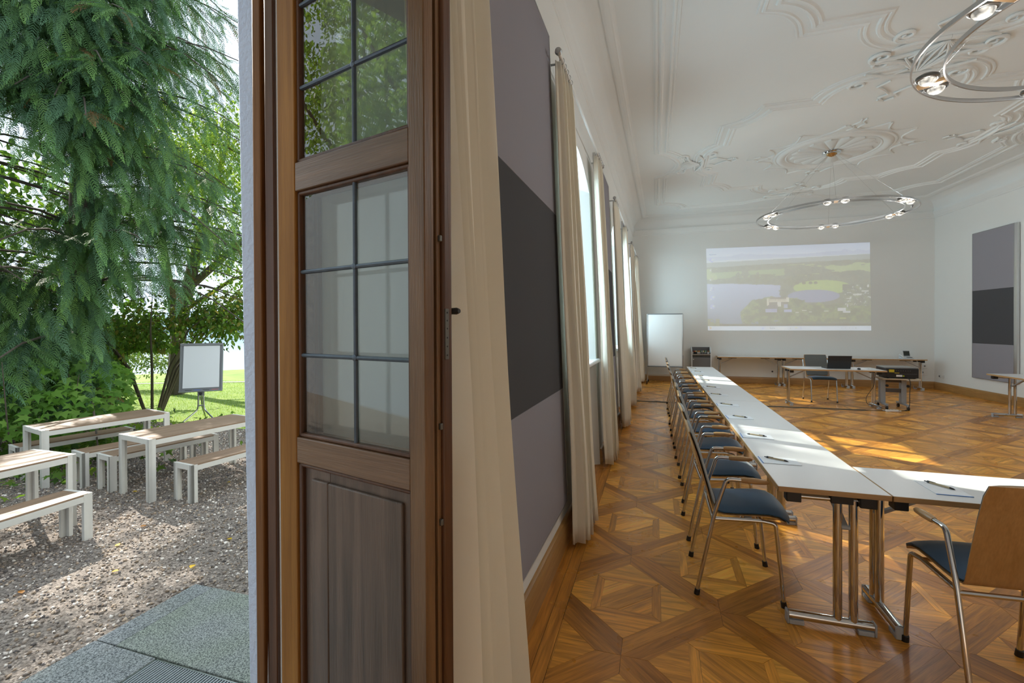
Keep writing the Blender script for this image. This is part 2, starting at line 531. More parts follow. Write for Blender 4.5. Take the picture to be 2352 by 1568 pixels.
def poly_obj_data(pieces, z_top):
    v, f, cols, uvs = [], [], [], []
    for P, ang, tone, _ in pieces:
        a2 = sum(P[k-1][0]*P[k][1]-P[k][0]*P[k-1][1] for k in range(len(P)))
        if a2 < 0: P = P[::-1]
        n = len(P); o = len(v)
        cx = sum(p[0] for p in P)/n; cy = sum(p[1] for p in P)/n
        zt = z_top + random.uniform(-0.0004, 0.0004)
        s = []
        for p in P:                                       # a hair of joint around each board
            dx, dy = p[0]-cx, p[1]-cy; L_ = math.hypot(dx, dy) or 1
            k = max(0.0, 1-0.0011/L_)
            s.append((cx+dx*k, cy+dy*k))
        v += [(x, y, zt) for x, y in s] + [(x, y, zt-0.006) for x, y in s]
        f.append(tuple(range(o, o+n)))
        f += [(o+k, o+n+k, o+n+(k+1) % n, o+(k+1) % n) for k in range(n)]
        j = random.uniform(0.82, 1.15)
        t = (tone[0]*j*2.2, tone[1]*j*1.88, tone[2]*j*0.80, 1.0)
        cols += [t]*(2*n)
        ca, sa = math.cos(ang), math.sin(ang); ou, ov = random.uniform(0, 40), random.uniform(0, 40)
        uv = [(x*ca+y*sa+ou, -x*sa+y*ca+ov) for x, y in s]
        uvs += uv
        for k in range(n):
            uvs += [uv[k], uv[k], uv[(k+1) % n], uv[(k+1) % n]]
    return v, f, cols, uvs

def poly_obj(name, pieces, parent, z_top=0.0):
    v, f, cols, uvs = poly_obj_data(pieces, z_top)
    me = bpy.data.meshes.new(name)
    me.from_pydata(v, [], f)
    ca = me.color_attributes.new('col', 'FLOAT_COLOR', 'POINT')
    ca.data.foreach_set('color', np.array(cols, dtype=np.float32).ravel())
    ul = me.uv_layers.new(name='grain')
    ul.data.foreach_set('uv', np.array(uvs, dtype=np.float32).ravel())
    me.materials.append(M['parquet'])
    o = bpy.data.objects.new(name, me); COL.objects.link(o); o.parent = parent
    return o

floor = MB().box(-1.30, 7.6, YN-0.2, YB+0.2, -0.12, -0.004).build('floor', pm('dark floor joints', (0.05, 0.028, 0.014), 0.7))
tag(floor, 'golden brown oak panel parquet floor with diamond pattern', 'floor', kind='structure')
_pieces = parquet_pieces()
def _near(pc):
    P = pc[0]; cx = sum(p[0] for p in P)/len(P); cy = sum(p[1] for p in P)/len(P)
    d = cx*_F.x + cy*_F.y
    if d < 0.3: return 1e9
    px = 1176 + CAM_F*(cx*_R.x+cy*_R.y)/d; py = 748 + CAM_F*CAM_H/d
    if px < 1190 or px > 2420 or py > 1620: return 1e9
    return d
_pieces.sort(key=_near)
for pc in _pieces[:300]:
    poly_obj(pc[3], [pc], floor)
_rest = poly_obj('parquet_board_field', _pieces[300:], floor)
_rest['kind'] = 'stuff'

# ------------------------------------------------------------------ walls
WIN = [4.50, 8.44, 12.38]                                 # window centres along the window wall
HR, HW = 0.78, 0.58                                       # half widths at the room face and at the window
wl = MB()
def pier(u0r, u1r, u0w, u1w, z0=-0.5, z1=4.72):
    """a pier between two openings, splayed towards the windows"""
    wl.prism([(u0r, 0), (u0w, -0.40), (u0w, -0.56), (u1w, -0.56), (u1w, -0.40), (u1r, 0)][::-1], z0, z1)
pier(YN-0.2, -0.28, YN-0.2, -0.06)
pier(1.40, WIN[0]-HR, 1.162, WIN[0]-HW)
pier(WIN[0]+HR, WIN[1]-HR, WIN[0]+HW, WIN[1]-HW)
pier(WIN[1]+HR, WIN[2]-HR, WIN[1]+HW, WIN[2]-HW)
pier(WIN[2]+HR, YB+0.15, WIN[2]+HW, YB+0.15)
def lintel(u0, u1, zs=3.10, rise=0.27, n=10):
    """segmental arch over an opening, running through the wall"""
    bot = [(u0+(u1-u0)*i/n, zs+rise*(1-(2*i/n-1)**2)) for i in range(n+1)]
    v = []
    for d in (0.0, -0.56):
        v += [(u, d, z) for u, z in bot] + [(u1, d, 4.72), (u0, d, 4.72)]
    m = n+3
    f = [tuple(range(m-1, -1, -1)), tuple(range(m, 2*m))] + [(i, (i+1) % m, m+(i+1) % m, m+i) for i in range(m)]
    wl.add(v, f)
for c in WIN:
    lintel(c-HR, c+HR)
    wl.box(c-HW-0.02, c+HW+0.02, -0.56, -0.42, -0.5, 1.16)
lintel(-0.28, 1.40)
wl.map(lambda p: WL(p))
wall_left = wl.build('wall_left', M['plaster'], smooth=False, fix=True)
tag(wall_left, 'thick white plastered wall pierced by the tall windows', 'wall', kind='structure')
# rough outer reveal of the door opening
rv = MB().prism([(1.15, -0.575), (1.15, -0.50), (1.175, -0.50), (1.175, -0.575)], -0.5, 3.4).map(lambda p: WL(p))
rv.build('outer_reveal', M['reveal'], wall_left, bevel=0.006)
wb = MB().box(-1.5, 7.6, YB, YB+0.2, -0.3, 4.9)
tag(wb.build('wall_back', M['plaster']), 'white end wall with the projected picture on it', 'wall', kind='structure')
wr = MB().prism([(XR(YN-0.2), YN-0.2), (XR(YN-0.2)+0.2, YN-0.2), (XR(YB+0.2)+0.2, YB+0.2), (XR(YB+0.2), YB+0.2)], -0.3, 4.9)
tag(wr.build('wall_right', M['plaster']), 'white long wall opposite the windows', 'wall', kind='structure')
wn = MB().box(-1.3, 7.6, YN-0.2, YN, -0.3, 4.9)
tag(wn.build('wall_near', M['plaster']), 'white end wall behind the cross table', 'wall', kind='structure')

# ------------------------------------------------------------------ baseboards
bbp = [(0.0, 0.0), (0.032, 0.0), (0.032, 0.135), (0.028, 0.150), (0.022, 0.158), (0.020, 0.168), (0.010, 0.176), (0.0, 0.178)]
bl = MB()
for u0, u1 in ((1.42, WIN[0]-HR-0.01), (WIN[0]+HR+0.01, WIN[1]-HR-0.01), (WIN[1]+HR+0.01, WIN[2]-HR-0.01), (WIN[2]+HR+0.01, YB)):
    n = len(bbp)
    v = [(u0, d, z) for d, z in bbp] + [(u1, d, z) for d, z in bbp]
    bl.add(v, [tuple(range(n)), tuple(range(2*n-1, n-1, -1))] + [(i, n+i, n+(i+1) % n, (i+1) % n) for i in range(n)])
bl.map(lambda p: WL(p))
tag(bl.build('baseboard_left', M['baseboard'], fix=True), 'oak baseboard with rounded top under the grey wall panels', 'baseboard', kind='structure')
bb = MB()
n = len(bbp)
v = [(-0.5, YB-d, z) for d, z in bbp] + [(XR(YB), YB-d, z) for d, z in bbp]
bb.add(v, [tuple(range(n)), tuple(range(2*n-1, n-1, -1))] + [(i, n+i, n+(i+1) % n, (i+1) % n) for i in range(n)])
tag(bb.build('baseboard_back', M['baseboard_x'], fix=True), 'oak baseboard below the projected picture', 'baseboard', kind='structure')
br = MB()
v = [(XR(YN)-d, YN, z) for d, z in bbp] + [(XR(YB)-d, YB, z) for d, z in bbp]
br.add(v, [tuple(range(n)), tuple(range(2*n-1, n-1, -1))] + [(i, n+i, n+(i+1) % n, (i+1) % n) for i in range(n)])
tag(br.build('baseboard_right', M['baseboard'], fix=True), 'oak baseboard along the long wall opposite the windows', 'baseboard', kind='structure')

# ------------------------------------------------------------------ ceiling, cornice and stucco
ceil = MB().box(-1.4, 7.7, YN-0.2, YB+0.2, ZC, ZC+0.2).build('ceiling', M['ceil'])
tag(ceil, 'high white ceiling with baroque stucco mouldings', 'ceiling', kind='structure')
per = [(WL((YN, 0, 4.4))[0], YN), (XR(YN), YN), (XR(YB), YB), (WL((YB, 0, 4.4))[0], YB)]
cor = [(-0.03, 4.12), (0.0, 4.17), (0.018, 4.185), (0.018, 4.205), (0.034, 4.225), (0.040, 4.255), (0.062, 4.285), (0.070, 4.315), (0.070, 4.335), (0.040, 4.345),
       (0.036, 4.36), (0.042, 4.41), (0.065, 4.475), (0.11, 4.54), (0.17, 4.59), (0.235, 4.622), (0.285, 4.632), (0.285, 4.622), (0.305, 4.616), (0.33, 4.622), (0.35, 4.638), (0.37, 4.640), (0.38, 4.652), (0.42, 4.662)]
tag(sweep(per, cor, closed=True).build('trim_1', M['ceil'], fix=True), 'white coved cornice between walls and ceiling', 'cornice', kind='structure')

def qarc(a, m_, b, n=8):
    """curve through a, m, b"""
    a, m_, b = Vector(a), Vector(m_), Vector(b)
    c = m_*2 - (a+b)/2
    return [tuple(a*(1-t)**2 + c*2*t*(1-t) + b*t*t) for t in (i/n for i in range(n+1))]
band = [(-0.115, 0.0), (-0.112, 0.016), (-0.098, 0.020), (-0.090, 0.012), (-0.080, 0.010), (-0.074, 0.026), (-0.056, 0.030), (-0.046, 0.012), (-0.020, 0.006), (0.008, 0.012),
        (0.020, 0.034), (0.040, 0.036), (0.050, 0.016), (0.066, 0.012), (0.074, 0.026), (0.092, 0.024), (0.098, 0.010), (0.115, 0.0)]
band = [(o*1.18, ZC+0.0015-h*0.80) for o, h in band]
def quarter():
    p = [(-2.18, -0.02), (-2.18, -0.15)]
    p += qarc((-2.18, -0.15), (-2.12, -0.56), (-1.90, -0.80))
    p += [(-1.90, -1.51)]
    p += qarc((-1.90, -1.51), (-1.62, -1.69), (-1.45, -2.03))
    p += [(-0.85, -2.03)]
    p += qarc((-0.85, -2.03), (-0.72, -2.40), (-0.38, -2.62))
    p += [(-0.10, -2.66), (-0.02, -2.66)]
    out = [p[0]]
    for a in p[1:]:
        if (a[0]-out[-1][0])**2+(a[1]-out[-1][1])**2 > 1e-6: out.append(a)
    return out
def inner_frame(c):
    Q = quarter()
    A = [(c[0]+x, c[1]+y) for x, y in Q]
    B = [(c[0]-x, c[1]+y) for x, y in Q][::-1]
    C_ = [(c[0]-x, c[1]-y) for x, y in Q]
    D = [(c[0]+x, c[1]-y) for x, y in Q][::-1]
    sweep(A+B+C_+D, band, closed=True).build('stucco_frame', M['ceil'], ceil, fix=True)
C1, C2 = (3.0, 9.34), (3.0, 3.47)
inner_frame(C1); inner_frame(C2)
def outer_frame():
    L_ = []
    x = 0.12
    L_ += [(x, 2.6)] + qarc((x, 2.75), (x+0.36, 3.47), (x, 4.19), 12) + qarc((x, 8.60), (x+0.36, 9.33), (x, 10.06), 12)
    L_ += [(x, 12.2)] + qarc((x, 12.2), (x+0.40, 12.42), (x+0.55, 12.8), 8)
    L_ += [(2.1, 12.8)] + qarc((2.1, 12.8), (3.0, 12.45), (3.9, 12.8), 12)
    R_ = [(6.0-a, b) for a, b in L_[:-13]][::-1]
    P = L_+R_
    out = [P[0]]
    for a in P[1:]:
        if (a[0]-out[-1][0])**2+(a[1]-out[-1][1])**2 > 1e-6: out.append(a)
    sweep(out, band).build('stucco_frame', M['ceil'], ceil, fix=True)
outer_frame()

def rosette(c):
    r = sweep([(c[0]+0.80*math.cos(2*PI*k/64), c[1]+0.80*math.sin(2*PI*k/64)) for k in range(64)],
              [(-0.10, ZC+0.001), (-0.095, ZC-0.015), (-0.07, ZC-0.02), (-0.055, ZC-0.012), (-0.04, ZC-0.03), (-0.01, ZC-0.045), (0.03, ZC-0.042), (0.06, ZC-0.025), (0.085, ZC-0.012), (0.095, ZC-0.018), (0.11, ZC-0.016), (0.12, ZC+0.001)], closed=True)
    root = r.build('rosette_rim', M['ceil'], ceil, fix=True)
    for k in range(16):
        def fn(s, t, k=k):
            w = math.sin(PI*min(1, (t*0.97+0.03))**0.9*0.62)*0.135 if t < 0.9 else math.sin(PI*0.5646)*0.135*math.sqrt(max(0, 1-((t-0.9)/0.1)**2))*0.98
            rr = 0.06+0.58*t
            wmax = min(max(w, 0.002), rr*math.tan(PI/16)*0.93)
            x = (s*2-1)
            y = wmax*x
            z = ZC-0.003-0.020*(1-x*x)*min(1, t*4+0.15)
            a = 2*PI*k/16+0.08
            return (c[0]+rr*math.cos(a)-y*math.sin(a), c[1]+rr*math.sin(a)+y*math.cos(a), z if abs(x) < 0.99 else ZC+0.002)
        MB().grid(fn, 8, 10).build('petal', M['ceil'], root)
    for k in range(12):
        a = 2*PI*k/12+0.13
        pts = []
        for i in range(9):
            t = i/8
            rr = 0.95+0.22*abs(2*t-1)**2.2
            aa = a+(t-0.5)*0.50
            pts.append((c[0]+rr*math.cos(aa), c[1]+rr*math.sin(aa), ZC-0.006))
        MB().tube(pts, [0.010, 0.012, 0.013, 0.014, 0.014, 0.014, 0.013, 0.012, 0.018], 6).build('scroll', M['ceil'], root)
    for k in range(4):
        a = PI/2*k
        ca, sa = math.cos(a), math.sin(a)
        def P(x, y): return (c[0]+x*ca-y*sa, c[1]+x*sa+y*ca, ZC-0.006)
        mb = MB()
        for s in (-1, 1):
            mb.tube([P(0.95, 0.10*s), P(1.02, 0.03*s), P(1.10, 0.05*s), P(1.15, 0.09*s), P(1.20, 0.05*s), P(1.26, 0.02*s), P(1.36, 0.03*s)], 0.012, 6)
        mb.build('scroll', M['ceil'], root)
rosette((3.0, 9.47)); rosette((3.0, 3.9))

def spiral(cx, cy, r0, turns, a0, sgn, n=26, grow=0.0):
    out = []
    for i in range(n+1):
        t = i/n
        a = a0+sgn*turns*2*PI*t
        r = r0*(1-0.86*t)
        out.append((cx+r*math.cos(a), cy+r*math.sin(a)))
    return out
def cartouche(c, ang, s=1.0):
    """stucco clasp of scrolls and a ribbed shell where two frames meet"""
    ca, sa = math.cos(ang)*s, math.sin(ang)*s
    def P(x, y, h=0.02): return (c[0]+x*ca-y*sa, c[1]+x*sa+y*ca, ZC-h*s)
    root = None
    for sx in (-1, 1):
        for sy in (-1, 1):
            mb = MB()
            path = [(0.06*sx, 0.04*sy), (0.16*sx, 0.10*sy), (0.26*sx, 0.13*sy)] + [(0.30*sx+0.0+x*sx, 0.16*sy+y*sy) for x, y in spiral(0.02, 0.04, 0.075, 1.4, -PI/2, 1, 20)]
            rad = [0.014, 0.020, 0.024] + [0.024*(1-0.6*i/20) for i in range(21)]
            mb.tube([P(x, y, 0.012) for x, y in path], rad, 8)
            o = mb.build('cartouche_scroll', M['ceil'], root or ceil)
            root = root or o
    mb = MB()
    for k in range(-4, 5):
        a = k*0.30
        mb.tube([P(0.02*math.sin(a), -0.05, 0.03), P(0.10*math.sin(a)*1.3, 0.06+0.02*math.cos(a), 0.022), P(0.20*math.sin(a), 0.05+0.16*math.cos(a), 0.02)], [0.008, 0.015, 0.010], 6)
    mb.build('cartouche_shell', M['ceil'], root)
    mb = MB()
    for sx in (-1, 1):
        mb.tube([P(0.34*sx, -0.02, 0.02), P(0.18*sx, -0.09, 0.02), P(0.0, -0.10, 0.024)], [0.014, 0.024, 0.028], 8)
        mb.tube([P(0.10*sx, -0.20, 0.01), P(0.16*sx, -0.28, 0.012), P(0.08*sx, -0.36, 0.01), P(0.02*sx, -0.44, 0.01), P(0.07*sx, -0.50, 0.01)], 0.013, 6)
        mb.tube([P(0.06*sx, -0.54, 0.01), P(0.0, -0.58, 0.01), P(-0.05*sx, -0.52, 0.01)], 0.011, 6)
    mb.build('cartouche_leaf', M['ceil'], root)
cartouche((0.74, 9.34), PI/2, 1.25)
cartouche((5.26, 9.34), -PI/2, 1.25)
cartouche((3.0, 6.62), PI, 1.6)
cartouche((3.0, 6.18), 0, 1.4)
cartouche((3.0, 12.05), 0, 1.3)
cartouche((0.74, 3.47), PI/2, 1.25)

# ------------------------------------------------------------------ windows in the window wall
M['white_paint'] = pm('white window paint', (0.78, 0.79, 0.80), 0.4)
for i, c in enumerate(WIN):
    w = empty('window_%d' % (i+1), (WL((c, -0.42, 1.2))[0], c, 1.2))
    ox, oy, oz = w.location
    def wp(mb, nm, mt, **k):
        mb.map(lambda p: (lambda q: (q[0]-ox, q[1]-oy, q[2]-oz))(WL(p)))
        return mb.build(nm, mt, w, fix=True, **k)
    a, b_ = c-HW, c+HW
    fr = MB().box(a, a+0.07, -0.48, -0.41, 1.2, 3.32).box(b_-0.07, b_, -0.48, -0.41, 1.2, 3.32).box(a, b_, -0.48, -0.41, 1.2, 1.28).box(a, b_, -0.48, -0.41, 3.24, 3.40)
    wp(fr, 'frame', M['white_paint'])
    wp(MB().box(c-0.05, c+0.05, -0.475, -0.405, 1.28, 3.24), 'mullion', M['white_paint'])
    wp(MB().box(a, b_, -0.475, -0.40, 2.52, 2.60), 'transom', M['white_paint'])
    for u0, u1 in ((a+0.07, c-0.05), (c+0.05, b_-0.07)):
        for z0, z1 in ((1.28, 1.68), (1.69, 2.09), (2.10, 2.52), (2.60, 3.24)):
            wp(MB().box(u0, u1, -0.446, -0.440, z0, z1), 'pane', M['glass'], smooth=False)
        for z in (1.685, 2.095):
            wp(MB().box(u0, u1, -0.452, -0.434, z-0.012, z+0.012), 'glazing_bar', M['white_paint'])
    sl = MB().box(c-HR+0.02, c+HR+0.045, -0.42, 0.045, 1.165, 1.205)
    wp(sl, 'window_sill', M['white_paint'], bevel=0.012)
    tag(w, 'tall white-framed window in the arched niche %s' % ['beside the grey panel nearest the door', 'in the middle of the window wall', 'closest to the projection wall'][i], 'window', kind='structure')
    # radiator in the niche below
    rd = empty('radiator', (WL((c, -0.20, 0))[0], c, 0.0))
    ox2, oy2 = rd.location.x, rd.location.y
    body = MB()
    for k in range(13):
        y = -0.52+k*0.085
        body.box(-0.06, 0.06, y, y+0.07, 0.12, 0.98)
    body.build('radiator_fins', M['white_paint'], rd, bevel=0.01)
    MB().tube([(0, -0.55, 0.2), (0, -0.60, 0.2), (0, -0.60, 0.0)], 0.012, 8).build('pipe', M['white_paint'], rd)
    for y_ in (-0.4, 0.36):
        MB().box(-0.03, 0.03, y_, y_+0.04, 0.0, 0.14).build('foot', M['white_paint'], rd)
    tag(rd, 'white ribbed radiator in the niche under the window %s' % ['nearest the door', 'in the middle of the wall', 'closest to the projection wall'][i], 'radiator')
# ================================================================== garden door
M['oak_z'] = wood('weathered oak upright', (0.125, 0.062, 0.026), (0.25, 0.135, 0.060), 'z', 0.42, 1.0, bump=0.35, fine=1.6)
M['oak_x'] = wood('weathered oak across', (0.115, 0.055, 0.024), (0.225, 0.125, 0.066), 'x', 0.34, 1.0, bump=0.35, fine=1.6)
M['oak_or'] = wood('honey oak upright', (0.20, 0.078, 0.014), (0.37, 0.165, 0.036), 'z', 0.6, 1.0, spec=0.2, bump=0.3, fine=1.6)
M['oak_dk'] = wood('grey weathered oak panel', (0.070, 0.048, 0.036), (0.175, 0.118, 0.088), 'z', 0.40, 1.0, bump=0.4, fine=1.6)
M['oak_red'] = wood('red brown oak edge', (0.065, 0.024, 0.010), (0.135, 0.055, 0.022), 'z', 0.45, 1.0, bump=0.2)
M['oak_fr'] = wood('brown oak frame', (0.12, 0.046, 0.012), (0.24, 0.10, 0.028), 'z', 0.55, 1.0, spec=0.25, bump=0.3, fine=1.6)
M['lead'] = pm('dark lead came', (0.085, 0.105, 0.13), 0.38, metal=0.5, var=0.3, vscale=40)
M['dsteel'] = pm('dull dark steel', (0.16, 0.155, 0.14), 0.5, metal=0.7)
M['gasket'] = pm('black rubber gasket', (0.006, 0.007, 0.009), 0.6)
M['doorglass'] = glass_mat('door pane', (0.95, 0.975, 0.97), 1.52, 1.6)

# frame fixed in the wall
df = empty('trim_2', (-1.16, 1.16, -0.4))
def dfp(nm, x0, x1, y0, y1, mt, **k):
    return MB().box(x0+1.16, x1+1.16, y0-1.16, y1-1.16, 0, 3.45).build(nm, mt, df, **k)
dfp('frame_board', -1.214, -1.181, 1.142, 1.24, M['oak_fr'], bevel=0.004)
dfp('frame_groove', -1.182, -1.172, 1.156, 1.24, M['oak_red'])
dfp('frame_post', -1.173, -1.139, 1.150, 1.24, M['oak_red'], bevel=0.003)
dfp('seal', -1.140, -1.118, 1.166, 1.24, M['gasket'])
MB().box(-0.054, 0.066, -1.27, -1.20, 0, 3.45).build('frame_post', M['oak_or'], df, bevel=0.004)
MB().box(-0.054, 0.066, -1.22, 0.08, 3.20, 3.45).build('frame_head', M['oak_red'], df, bevel=0.004)
tag(df, 'red-brown oak door frame between the blue-white outer plaster and the open door leaf', 'door frame', kind='structure')

# open leaf: local x from the hinge to the free edge, y away from the viewer, z up
LEAF_L = 0.60
dl = empty('door_1', (-1.107, 1.134, 0.0), math.atan2(-0.249, 0.969))
tag(dl, 'open oak garden door leaf with leaded panes above a raised wood panel', 'door', kind='structure')
def dp(nm, x0, x1, y0, y1, z0, z1, mt, bevel=0.003, par=None, **k):
    return MB().box(x0, x1, y0, y1, z0, z1).build(nm, mt, par or dl, bevel=bevel, **k)
ZT = 3.16
XG0, XG1 = 0.085, 0.548                                   # glazed width between the stiles
dp('stile', 0.0, XG0, 0.0, 0.040, 0.03, ZT, M['oak_or'])
dp('stile', XG1, LEAF_L, 0.0, 0.034, 0.03, ZT, M['oak_z'])
dp('rail', XG0, XG1, 0.001, 0.040, 1.175, 1.252, M['oak_x'])
dp('rail', XG0, XG1, 0.001, 0.040, 1.985, 2.070, M['oak_x'])
dp('rail', XG0, XG1, 0.001, 0.040, 0.03, 0.20, M['oak_x'])
dp('rail', XG0, XG1, 0.001, 0.040, 3.03, ZT, M['oak_x'])
# second, inner leaf coupled behind the first
dp('inner_stile', 0.004, 0.080, 0.050, 0.097, 0.03, ZT, M['oak_z'])
ie = dp('inner_stile', 0.556, 0.606, 0.062, 0.097, 0.03, ZT, M['oak_red'], bevel=0.006)
dp('inner_rail', 0.080, 0.556, 0.050, 0.097, 1.165, 1.245, M['oak_x'])
dp('inner_rail', 0.080, 0.556, 0.050, 0.097, 1.990, 2.075, M['oak_x'])
dp('inner_rail', 0.080, 0.556, 0.050, 0.097, 3.03, ZT, M['oak_x'])
dp('inner_rail', 0.080, 0.556, 0.050, 0.097, 0.03, 0.2, M['oak_x'])
dp('seal', 0.552, 0.586, 0.034, 0.050, 0.03, ZT, M['gasket'], bevel=0)
dp('edge_strip', 0.552, 0.596, 0.048, 0.062, 0.03, ZT, M['oak_z'], bevel=0.002)
dp('seal', 0.010, 0.078, 0.039, 0.051, 0.03, ZT, M['gasket'], bevel=0)
# glazing beads round each light
def beads(z0, z1):
    w = 0.012
    for x0, x1, a, b_ in ((XG0, XG0+w, z0, z1), (XG1-w, XG1, z0, z1), (XG0, XG1, z0, z0+w), (XG0, XG1, z1-w, z1)):
        dp('glazing_bead', x0, x1, 0.008, 0.030, a, b_, M['oak_red'], bevel=0.004)
    for x0, x1, a, b_ in ((0.080, 0.092, z0-0.004, z1), (0.544, 0.556, z0-0.004, z1), (0.080, 0.556, z1-0.01, z1+0.003)):
        dp('glazing_bead', x0, x1, 0.036, 0.060, a, b_, M['oak_x'], bevel=0.003)
beads(1.252, 1.985); beads(2.070, 3.03)
def panes(z_list, xm=0.333):
    for (x0, x1) in ((XG0+0.006, xm-0.002), (xm+0.002, XG1-0.006)):
        for z0, z1 in zip(z_list[:-1], z_list[1:]):
            MB().box(x0, x1, 0.018, 0.0195, z0+0.002, z1-0.002).build('pane', M['doorglass'], dl, smooth=False)
zl1, zl2 = [1.256, 1.496, 1.745, 1.982], [2.074, 2.294, 2.54, 2.79, 3.026]
panes(zl1); panes(zl2)
for zl in (zl1, zl2):
    MB().box(0.088, 0.552, 0.074, 0.0765, zl[0]-0.01, zl[-1]+0.01).build('inner_pane', M['doorglass'], dl, smooth=False)
    MB().tube([(0.333, 0.0165, zl[0]), (0.333, 0.0165, zl[-1])], 0.0062, 8).build('lead_came', M['lead'], dl)
    for z in zl[1:-1]:
        MB().tube([(XG0+0.01, 0.0165, z), (XG1-0.006, 0.0165, z)], 0.0062, 8).build('lead_came', M['lead'], dl)
        MB().lathe([(0.002, -0.009), (0.009, -0.006), (0.010, 0.0), (0.004, 0.004)], (0.333, 0.0165, z), 10, 'y').build('solder_joint', M['lead'], dl)
# raised panel of two boards in the lower half
pz0, pz1 = 0.20, 1.175
for x0, x1 in ((XG0, 0.215), (0.2165, XG1)):
    dp('panel_board', x0, x1, 0.020, 0.040, pz0, pz1, M['oak_dk'], bevel=0.001)
fx0, fx1, fz1 = 0.140, 0.510, 1.133
for x0, x1 in ((fx0, 0.215), (0.2165, fx1)):
    dp('raised_field', x0, x1, 0.010, 0.022, pz0+0.05, fz1, M['oak_dk'], bevel=0.004)
for x0, x1, a, b_ in ((XG0, XG0+0.016, pz0, pz1), (XG1-0.010, XG1, pz0, pz1), (XG0, XG1, pz1-0.012, pz1)):
    dp('panel_moulding', x0, x1, 0.006, 0.024, a, b_, M['oak_red'], bevel=0.005)
dp('inner_panel', 0.080, 0.556, 0.070, 0.085, 0.2, 1.17, M['oak_dk'], bevel=0)
# hardware on the free edge and the hinge side
hg = MB().box(0.597, 0.6085, 0.066, 0.080, 1.497, 1.625).build('coupling_hinge', M['dsteel'], dl, bevel=0.001)
for z in (1.508, 1.53, 1.552, 1.575, 1.595, 1.615):
    MB().lathe([(0.001, 0.6080), (0.0022, 0.6082), (0.0022, 0.6092), (0.001, 0.6094)], (0, 0.073, z), 8, 'x').build('screw', M['blackp'], hg)
for z in (1.33, 1.80, 1.09):
    MB().box(0.595, 0.604, 0.052, 0.061, z-0.008, z+0.008).build('lock_cam', M['dsteel'], dl, bevel=0.002)
MB().tube([(0.560, 0.097, 1.62), (0.585, 0.108, 1.62), (0.608, 0.112, 1.62), (0.616, 0.112, 1.62)], [0.006, 0.008, 0.009, 0.006], 10).build('handle', M['blackp'], dl)
for z in (0.95, 0.55, 2.4):
    MB().cyl((-0.004, 0.046, z-0.05), (-0.004, 0.046, z+0.05), 0.007, 8).build('hinge', M['blackp'], dl)

# threshold
tag(MB().box(-1.26, -0.66, -0.06, 1.16, -0.44, -0.012).build('trim_3', pm('worn oak threshold', (0.16, 0.085, 0.035), 0.5, var=0.2), bevel=0.004), 'worn threshold under the garden door', 'threshold', kind='structure')
# ================================================================== curtains and rods
def curtain(label, u0, u1, seed, top=3.50, pleats=7, squeeze=0.82, d0=0.115, hemd=0.13, amp=0.055):
    rnd = random.Random(seed)
    ph = rnd.uniform(0, 6.28)
    wob = [rnd.uniform(-1, 1) for _ in range(pleats*2+4)]
    c = (u0+u1)/2; hw = (u1-u0)/2
    nu, nv = pleats*10, 28
    def fn(s, t):
        z = 0.035+(top-0.035)*t
        q = squeeze+(1-squeeze)*(1-t)**1.2
        ks = s*pleats
        i = min(int(ks), pleats)
        k = pleats*(s + 0.045*math.sin(2*PI*s*1.3+ph)/1.3 + 0.030*math.sin(2*PI*s*2.9+2*ph))
        warp = s + 0.020*math.sin(2*PI*s*2.3+ph)*(1-0.6*t)
        u = c + hw*q*(2*warp-1) + 0.018*math.sin(4*PI*k+0.6)*(1-0.5*t)
        a = amp*(0.58+0.42*(1-t))*(1+0.30*math.sin(2*PI*s*1.7+3*ph))
        x = math.sin(2*PI*k+ph)+0.16*math.sin(6*PI*k+ph)*(1-t)
        d = d0 + (hemd-d0)*(1-t) + a*x + 0.010*math.sin(2*PI*(0.7*s+1.3*t)+ph)*(1-t)
        if t > 0.975: d = d0+(d-d0)*0.8
        return WL((u, max(d, 0.04), z))
    o = MB().grid(fn, nu, nv).build('curtain', M['curtain'])
    md = o.modifiers.new('thickness', 'SOLIDIFY'); md.thickness = 0.004; md.offset = 0
    tag(o, label, 'curtain', 'cream curtains along the window wall')
    return o
curtain('long cream curtain hanging beside the open oak garden door', 1.13, 1.69, 5, pleats=7, amp=0.080, d0=0.120, hemd=0.122)
_cl = ['cream curtain between the large grey panel and the first window from the garden door', 'cream curtain on the far side of the first window from the garden door',
       'cream curtain on the near side of the middle window', 'cream curtain on the far side of the middle window',
       'cream curtain on the near side of the window closest to the projection wall', 'cream curtain hanging nearest the whiteboard and the projection wall']
for i, c in enumerate(WIN):
    curtain(_cl[2*i], c-HR-0.50, c-HR+0.04, 20+i, pleats=6, d0=0.10, hemd=0.125)
    curtain(_cl[2*i+1], c+HR-0.10, c+HR+0.36, 40+i, pleats=5, d0=0.10, hemd=0.125)
